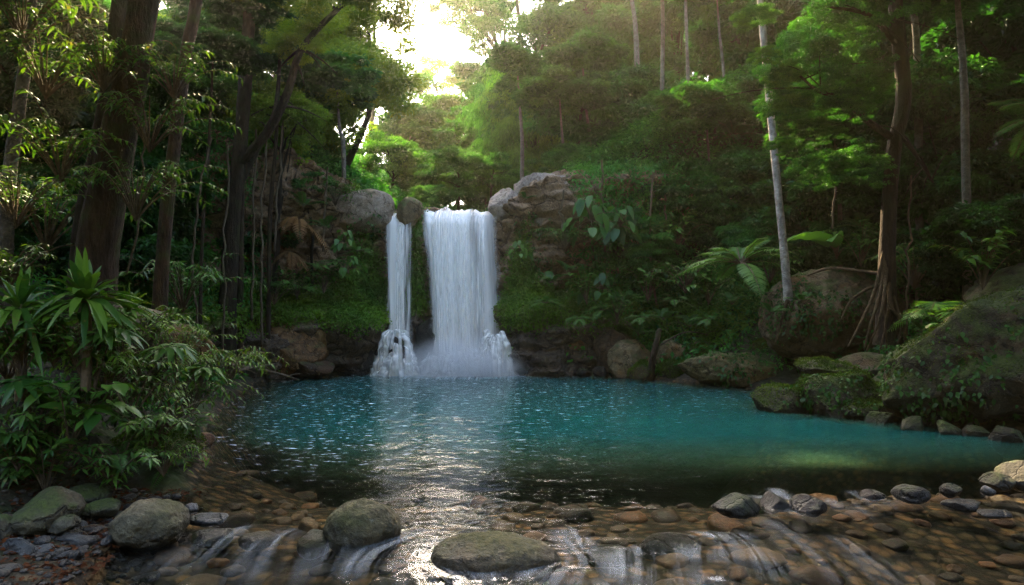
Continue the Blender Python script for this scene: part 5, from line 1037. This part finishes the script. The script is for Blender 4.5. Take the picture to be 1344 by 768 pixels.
IV = [(1036, 396, 16.8, .9, 'creeper and litter around the foot of the white spotted trunk'), (1166, 440, 14, .9, 'creeper at the foot of the clasping roots'), (1030, 400, 15.6, .9, 'creeper on the left front of the huge boulder'), (1075, 420, 15.2, .8, 'creeper trailing over the face of the huge boulder'), (1110, 400, 15.0, .8, 'creeper beside the clasping roots'), (1100, 520, 12.9, .8, 'leafy creeper on the moss-covered cluster'), (1060, 530, 13.3, .6, 'leafy creeper on the pool side of the moss-covered cluster'), (1250, 490, 10.9, .9, 'creeper on the upper part of the long mossy slope'), (1310, 500, 10.0, .9, 'creeper on the long mossy slope near the right edge'), (1220, 530, 10.8, .7, 'creeper low on the long mossy slope'),
      (960, 488, 18.2, .9, 'dark creeper on the low mossy ledge boulder'), (690, 300, 21.9, .8, 'creeper down the cliff beside the main waterfall'), (700, 345, 21.7, .8, 'creeper low beside the main waterfall'), (480, 300, 22, .9, 'creeper beside the top of the narrow waterfall'), (1160, 490, 13.2, .7, 'creeper behind the moss-covered cluster'), (1335, 450, 9.6, .8, 'creeper on the bare brown shoulder of rock')]
SURF = [(CLIFF_P[CLIFF_F].mean(1), np.cross(CLIFF_P[CLIFF_F[:, 1]] - CLIFF_P[CLIFF_F[:, 0]], CLIFF_P[CLIFF_F[:, 3]] - CLIFF_P[CLIFF_F[:, 0]]))]
bpy.context.view_layer.update()
for o in [q for q in COL.objects if q.type == 'MESH' and q.name.startswith('boulder') and q.location.y > 8]:
    m_ = len(o.data.polygons); cc = np.zeros(m_ * 3); o.data.polygons.foreach_get('center', cc); n3 = np.zeros(m_ * 3); o.data.polygons.foreach_get('normal', n3); aa = np.zeros(m_); o.data.polygons.foreach_get('area', aa)
    Rm = np.array(o.matrix_world.to_3x3()); SURF.append((cc.reshape(-1, 3) @ Rm.T + np.array(o.location), n3.reshape(-1, 3) @ Rm.T * aa[:, None]))
SC = np.concatenate([q[0] for q in SURF]); SN = np.concatenate([q[1] for q in SURF]); SA = np.linalg.norm(SN, axis=1); SN = SN / np.maximum(SA[:, None], 1e-9)
SN = SN * np.where((SN * (SC - np.array([0, 0, 2.0]))).sum(1) > 0, -1, 1)[:, None]
for (px, py, Y, sz, lab) in IV:
    c0 = P(px, py, Y); near = np.linalg.norm(SC - c0, axis=1); sx, sy = 672 + SC[:, 0] / SC[:, 1] * 896, 410 - (SC[:, 2] - 2) / SC[:, 1] * 896
    k0 = int(np.argmin(np.hypot(sx - px, sy - py) * 2 + SC[:, 1] * 3)); dd = np.linalg.norm((SC - SC[k0]) * np.array([1, .8, 1]), axis=1); rad = .75 * sz
    wq = SA * np.clip(1.2 - dd / rad + .8 * fbm(SC * 2.4, 81, 2), 0, 1) * (dd < rad * 1.6) * (SC[:, 2] > .1); m_ = int(240 * sz)
    ks = vr.choice(len(SC), m_, p=wq / wq.sum()); cc = SC[ks] + vr.normal(0, .02, (m_, 3)) + SN[ks] * vr.uniform(.01, .07, (m_, 1)); b = SC[k0]
    g = Geo(); L = vr.uniform(.05, .11, m_); blades(g, cc - b, vr.normal(0, .7, (m_, 3)) + SN[ks] * .5 + np.array([0, 0, -.6]), SN[ks] + np.array([0, 0, .5]) + vr.normal(0, .3, (m_, 3)), L, L * .7, .3, 'oval', vr.random(m_), .2)
    tag(link('creeper', g.mesh('creeper', M['fern']), None, b, color=(.55, .75, .45)), lab, 'creeper')
for (px, py, Y, sz, lab) in [(716, 398, 21.4, .9, 'fern on the green bank close to the main waterfall'), (760, 420, 20.9, .9, 'fern on the green bank above the first brown boulder'), (792, 408, 21.2, 1.0, 'fern in the middle of the green bank'), (845, 418, 20.8, 1.0, 'fern at the right end of the green bank'), (884, 396, 21.4, 1.1, 'fern high on the green bank near the tree fern'), (930, 420, 20.4, 1.0, 'fern above the pale grey boulder'), (470, 330, 21.8, .8, 'fern hanging beside the narrow waterfall'), (440, 345, 21.6, .8, 'fern hanging under the small elephant-ear plant left of the falls'), (412, 350, 21.3, .9, 'fern over the green cover left of the falls'), (400, 380, 20.9, .8, 'fern on the green cover above the olive boulder')]:
    plant('fern2', 'fern', lab, 'fern', P(px, py, Y), sz * 1.1, col=(1.15, 1.35, .85))
BS = [(770, 400, 21.3, 1.1, 'bush in the green cover right of the main waterfall'), (810, 425, 21, 1.1, 'bush above the second brown boulder'), (850, 395, 21.6, 1.3, 'bush on the slope left of the tree fern'), (900, 385, 21.6, 1.4, 'bush below the low dark tree'), (930, 400, 21.2, 1.2, 'bush beside the stem near the tree fern'), (390, 392, 20.9, 1.0, 'bush on top of the cracked brown boulder'), (360, 400, 20.2, 1.0, 'bush at the left end of the cracked brown boulder'), (425, 385, 21.6, 1.1, 'bush left of the narrow waterfall'), (1130, 350, 17, 1.2, 'dark bush behind the crooked tree roots'), (1010, 372, 19.4, 1.2, 'bush behind the huge boulder, left of the white trunk'), (1290, 380, 13, 1.2, 'dark bush above the right bank'), (1200, 380, 15.4, 1.3, 'dark bush right of the crooked tree'), (240, 410, 13, 1.3, 'dark bush behind the orange brown boulder'), (60, 330, 10.5, 1.4, 'dark bush left of the thick brown trunk'), (740, 330, 22, 1.0, 'bush hanging from the cliff under the rock dome'), (850, 340, 22.6, 1.4, 'bush clinging to the cliff right of the elephant-ear plants'), (890, 330, 23, 1.4, 'bush at the cliff top left of the tree fern'), (440, 270, 22.2, 1, 'bush between the root bluff and the pale flat boulder')]
for (px, py, Y, s, lab) in BS: plant('broad' if int(px) % 20 else 'spray', 'bush', lab, 'bush', P(px, py, Y), s * 1.15, col=(.75, 1.0, .7))

# dead snag, fallen branches
def stick(name, label, pts, r0, r1, mat='root', col=None, tw=0, cat='branch'):
    g = Geo(); sp = spline(np.array(pts), 18); tube(g, sp, np.linspace(r0, r1, 18), 7, .5, .25, 8)
    for _ in range(tw):
        k = int(vr.integers(5, 16)); tube(g, curve(sp[k], sp[k] + vr.normal(0, .25, 3), (0, 0, .04), 5), np.linspace(r1 * .8, .006, 5), 5)
    return tag(link(name, g.mesh(name, M[mat]), color=col), label, cat)
stick('dead_snag', 'dark dead snag standing upright in the water before the tan slab', [WP(853, 499), P(857, 470, 19.9), P(866, 432, 20.0)], .12, .07, 'bark', (.9, .8, .7), 2, 'dead trunk')
stick('fallen_branch', 'fallen branch lying along the waterline on the left shore', [P(286, 478, 14.5), P(330, 484, 16.5), P(362, 490, 18), P(392, 499, 19.6)], .07, .03, 'vine', None, 5)
stick('fallen_branch', 'second driftwood branch crossing the one on the left shore', [P(300, 490, 14.5), P(335, 482, 16), P(360, 478, 17.5)], .05, .02, 'vine', None, 4)
stick('fallen_branch', 'bleached branch lying on the slope below the crooked tree', [P(1222, 432, 13), P(1250, 424, 13), P(1276, 412, 13)], .04, .02, 'vine', None, 3)
stick('fallen_branch', 'thin branch lying on the leaf litter at the left edge', [WP(4, 676, .15), WP(30, 676, .22), WP(50, 664, .24)], .014, .007, 'vine', None, 3)
stick('fallen_branch', 'thin twig lying on the leaf litter beside the dark pebble', [WP(70, 694, .1), WP(92, 697, .1), WP(112, 698, .1)], .008, .004, 'vine', None, 2)
stick('fallen_branch', 'dead branch sticking out over the tan boulders', [P(868, 452, 20.4), P(900, 436, 20.4), P(930, 440, 20.5)], .03, .01, 'vine', None, 3)

# ------------------------------------------------------------------ what nobody could count
r = np.random.default_rng(77)
# creeping cover on the cliff ledges
f = CLIFF_F; cen = CLIFF_P[f].mean(1); e1 = CLIFF_P[f[:, 1]] - CLIFF_P[f[:, 0]]; e2 = CLIFF_P[f[:, 3]] - CLIFF_P[f[:, 0]]; nn = np.cross(e1, e2); ar = np.linalg.norm(nn, axis=1); nn = nn / np.maximum(ar[:, None], 1e-9)
nn = nn * np.sign((nn * np.array([0, -1, .6])).sum(1))[:, None]
mo = CLIFF_M[f].mean(1); fb = fbm(cen * 1.3, 61, 4)
wgt = ar * np.clip(mo * 1.6 - .45 + fb * .9, 0, 1) * (cen[:, 0] > -10) * (cen[:, 0] < 9) * (1 - .96 * np.exp(-((cen[:, 0] + 1.7) / 1.5) ** 8))
n = 52000; k = r.choice(len(f), n, p=wgt / wgt.sum()); c = cen[k] + r.normal(0, .05, (n, 3)) + nn[k] * r.uniform(.0, .14, (n, 1))
g = Geo(); L = r.uniform(.05, .11, n); leaf_quads(g, c, r.normal(0, 1, (n, 3)) * .8 + nn[k] * .4 + np.array([0, -.3, -.5]), nn[k] + np.array([0, 0, .6]) + r.normal(0, .35, (n, 3)), L, L * .75, np.clip(.5 + fbm(c * 1.2, 3, 3) * .9 + r.normal(0, .12, n), 0, 1))
tag(link('ground_cover', g.mesh('ground_cover', M['cover'], False), color=(1.25, 1.3, 1)), 'bright green creeping cover on the cliff ledges beside the falls', 'ground cover', kind='stuff')
# the green bank between the cliff and the boulders on the right, and a strip on the left
xb = np.concatenate([r.uniform(.8, 9.5, 30000), r.uniform(-9.5, -4.8, 12000)]); yb = np.concatenate([r.uniform(20.2, 24.2, 30000), r.uniform(20.2, 23.6, 12000)]); sb = pool_sd(xb, yb); kb = sb > .25 + .4 * vnoise(np.stack([xb, yb, xb * 0], -1) * 1.3, 5); xb, yb = xb[kb], yb[kb]; nb_ = len(xb)
zb = H(xb, yb) + r.uniform(.02, .30, nb_); g2 = Geo(); L = r.uniform(.06, .15, nb_)
leaf_quads(g2, np.stack([xb, yb, zb], -1), r.normal(0, .8, (nb_, 3)) + np.array([0, -.3, -.3]), r.normal(0, .4, (nb_, 3)) + np.array([0, -.35, 1.0]), L, L * .7, np.clip(.45 + fbm(np.stack([xb, yb, zb], -1) * .9, 8, 3) * 1.1 + r.normal(0, .14, nb_), 0, 1))
tag(link('bank_cover', g2.mesh('bank_cover', M['cover'], False), color=(.95, 1.15, 1)), 'low bright green plants covering the bank at the foot of the cliff', 'ground cover', kind='stuff')
# leafy plants hanging over the rest of the cliff
fb2 = fbm(cen * .9, 63, 4)
wgt = ar * np.clip(.75 + fb2 * 1.6, 0, 1) * np.clip(sstep(1.6, 3.2, cen[:, 0]) + sstep(-7.2, -8.6, cen[:, 0]) , 0, 1) * sstep(1.5, 2.6, cen[:, 2]) * (cen[:, 0] > -14)
n = 60000; k = r.choice(len(f), n, p=wgt / wgt.sum()); c = cen[k] + r.normal(0, .08, (n, 3)) + nn[k] * r.uniform(.0, .35, (n, 1)); g = Geo(); L = r.uniform(.08, .20, n)
leaf_quads(g, c, r.normal(0, .7, (n, 3)) + nn[k] * .5 + np.array([0, -.2, -.6]), nn[k] + np.array([0, 0, .8]) + r.normal(0, .35, (n, 3)), L, L * .5, np.clip(.5 + fbm(c * 1.1, 5, 3) * .9 + r.normal(0, .15, n), 0, 1))
tag(link('cliff_foliage', g.mesh('cliff_foliage', M['leaf'], False), color=(1.0, 1.3, .95)), 'dark green leaves hanging all over the cliff to both sides of the falls', 'foliage', kind='stuff')
# undergrowth all over the slopes
n = 15000; x = r.uniform(-32, 34, n); y = r.uniform(6, 64, n)
sdd = pool_sd(x, y); keep = (sdd > .5) & ((np.abs(x + 1.8) > 3.6) | (y > 40)) & ~((x < -2) & (y < 7.8) & (sdd < 1.2)); x, y = x[keep], y[keep]; z = H(x, y); xs = np.concatenate([r.uniform(2.5, 16, 2600), r.uniform(-16, -5.5, 2000)]); ys = np.where(r.random(4600) < .8, r.uniform(23.5, 25.6, 4600), r.uniform(25, 30, 4600)); x = np.concatenate([x, xs]); y = np.concatenate([y, ys]); z = np.concatenate([z, H(xs, ys)]); n = len(x)
m = 46; rc = r.uniform(.35, .9, n) * np.interp(y, [6, 25, 60], [.6, 1, 1.7]); o = nrm(r.normal(0, 1, (n, m, 3))) * (r.random((n, m, 1)) ** .4); o[..., 2] = np.abs(o[..., 2])
c = (np.stack([x, y, z + rc * .1], -1)[:, None] + o * rc[:, None, None] * np.array([1, 1, .9])).reshape(-1, 3); oo = o.reshape(-1, 3); N = len(c)
L = np.repeat(rc * .26, m) * r.uniform(.7, 1.3, N); g = Geo()
leaf_quads(g, c, oo * np.array([1, 1, .3]) + r.normal(0, .4, (N, 3)) + np.array([0, 0, -.35]), nrm(np.array([0, 0, 1.0]) + oo * .8 + r.normal(0, .3, (N, 3))), L, L * .45, np.clip(np.repeat(r.random(n), m) * .7 + r.normal(.1, .15, N), 0, 1))
tag(link('undergrowth', g.mesh('undergrowth', M['leaf'], False), color=(.9, 1.2, .85)), 'dense dark green undergrowth covering the forest slopes', 'undergrowth', kind='stuff')
# moss tufts and seedlings growing on the thick-moss boulders
g = Geo()
for o in [q for q in COL.objects if q.type == 'MESH' and q.name.startswith('boulder') and q.data.materials and q.data.materials[0].name in ('thick_moss_rock',)]:
    me = o.data; nv_ = len(me.polygons); cc = np.zeros(nv_ * 3); me.polygons.foreach_get('center', cc); n3 = np.zeros(nv_ * 3); me.polygons.foreach_get('normal', n3); aa = np.zeros(nv_); me.polygons.foreach_get('area', aa)
    import mathutils
    Rm = np.array(o.rotation_euler.to_matrix()); cc = cc.reshape(-1, 3) @ Rm.T + np.array(o.location); n3 = n3.reshape(-1, 3) @ Rm.T
    wq = aa * np.clip(n3[:, 2] * .8 + .25 + fbm(cc * 1.6, 71, 4) * 1.1, 0, 1) * (cc[:, 2] > .06)
    if wq.sum() <= 0: continue
    m = int(min(16000, 2600 * aa.sum())); k = r.choice(nv_, m, p=wq / wq.sum()); c = cc[k] + r.normal(0, .02, (m, 3)); L = r.uniform(.012, .05, m) * np.interp(c[:, 1], [9, 20], [.8, 1.3])
    leaf_quads(g, c, n3[k] + r.normal(0, .6, (m, 3)), r.normal(0, .5, (m, 3)) + np.array([0, -.3, 1.0]), L, L * .6, np.clip(.5 + fbm(c * 2.5, 73, 3) + r.normal(0, .15, m), 0, 1))
tag(link('moss', g.mesh('moss', M['moss'], False)), 'green moss tufts on the boulders of the banks', 'moss', kind='stuff')
# leaf litter and pebbles on the gravel bar, bottom left
n = 2600; x = r.uniform(-5.2, -3.2, n); y = r.uniform(4.6, 7.6, n); sdd = pool_sd(x, y); k = (sdd > -.12); x, y = x[k], y[k]; n = len(x); z = np.maximum(H(x, y), -.02) + .012
g = Geo(); L = r.uniform(.03, .08, n); leaf_quads(g, np.stack([x, y, z], -1), np.stack([r.normal(0, 1, n), r.normal(0, 1, n), r.normal(.1, .2, n)], -1), np.array([0, 0, 1.0]) + r.normal(0, .35, (n, 3)), L, L * .6, r.random(n), .1)
tag(link('leaf_litter', g.mesh('leaf_litter', M['dead'], False), color=(.42, .26, .20)), 'reddish brown leaf litter on the gravel at the bottom left', 'leaf litter', kind='stuff')
ico = rock_geo((1, .8, .5), 900, 2, 4, .3, .03); n = 900; x = r.uniform(-5.0, -3.0, n); y = r.uniform(4.6, 7.4, n); sdd = pool_sd(x, y); k = sdd > -.45; x, y = x[k], y[k]; n = len(x); z = H(x, y)
g = Geo(); s = r.lognormal(-3.55, .45, n); a = r.uniform(0, 6.28, n); R2 = np.stack([np.stack([np.cos(a), -np.sin(a), 0 * a], -1), np.stack([np.sin(a), np.cos(a), 0 * a], -1), np.stack([0 * a, 0 * a, 1 + 0 * a], -1)], 1)
vv = np.einsum('nij,vj->nvi', R2, ico[0]) * s[:, None, None] + np.stack([x, y, z + s * .2], -1)[:, None]
g.add(vv.reshape(-1, 3), None, (ico[1][None] + (np.arange(n) * len(ico[0]))[:, None, None]).reshape(-1, 3))
tag(link('pebbles', g.mesh('pebbles', M['greystone']), color=(.42, .37, .32)), 'small mixed pebbles on the gravel bar at the bottom left', 'pebbles', kind='stuff')

# ------------------------------------------------------------------ damp forest air
bm = bmesh.new(); bmesh.ops.create_cube(bm, size=1)
hz_me = bpy.data.meshes.new('haze'); bm.to_mesh(hz_me); bm.free(); hz_me.materials.append(volume_mat('haze', .0012, (1.0, .92, .66), .91))
hz = tag(link('haze', hz_me, None, (0, 85, 22), (0, 0, 0), (410, 330, 52)), 'warm damp haze glowing in the light over the falls', 'haze', kind='stuff')
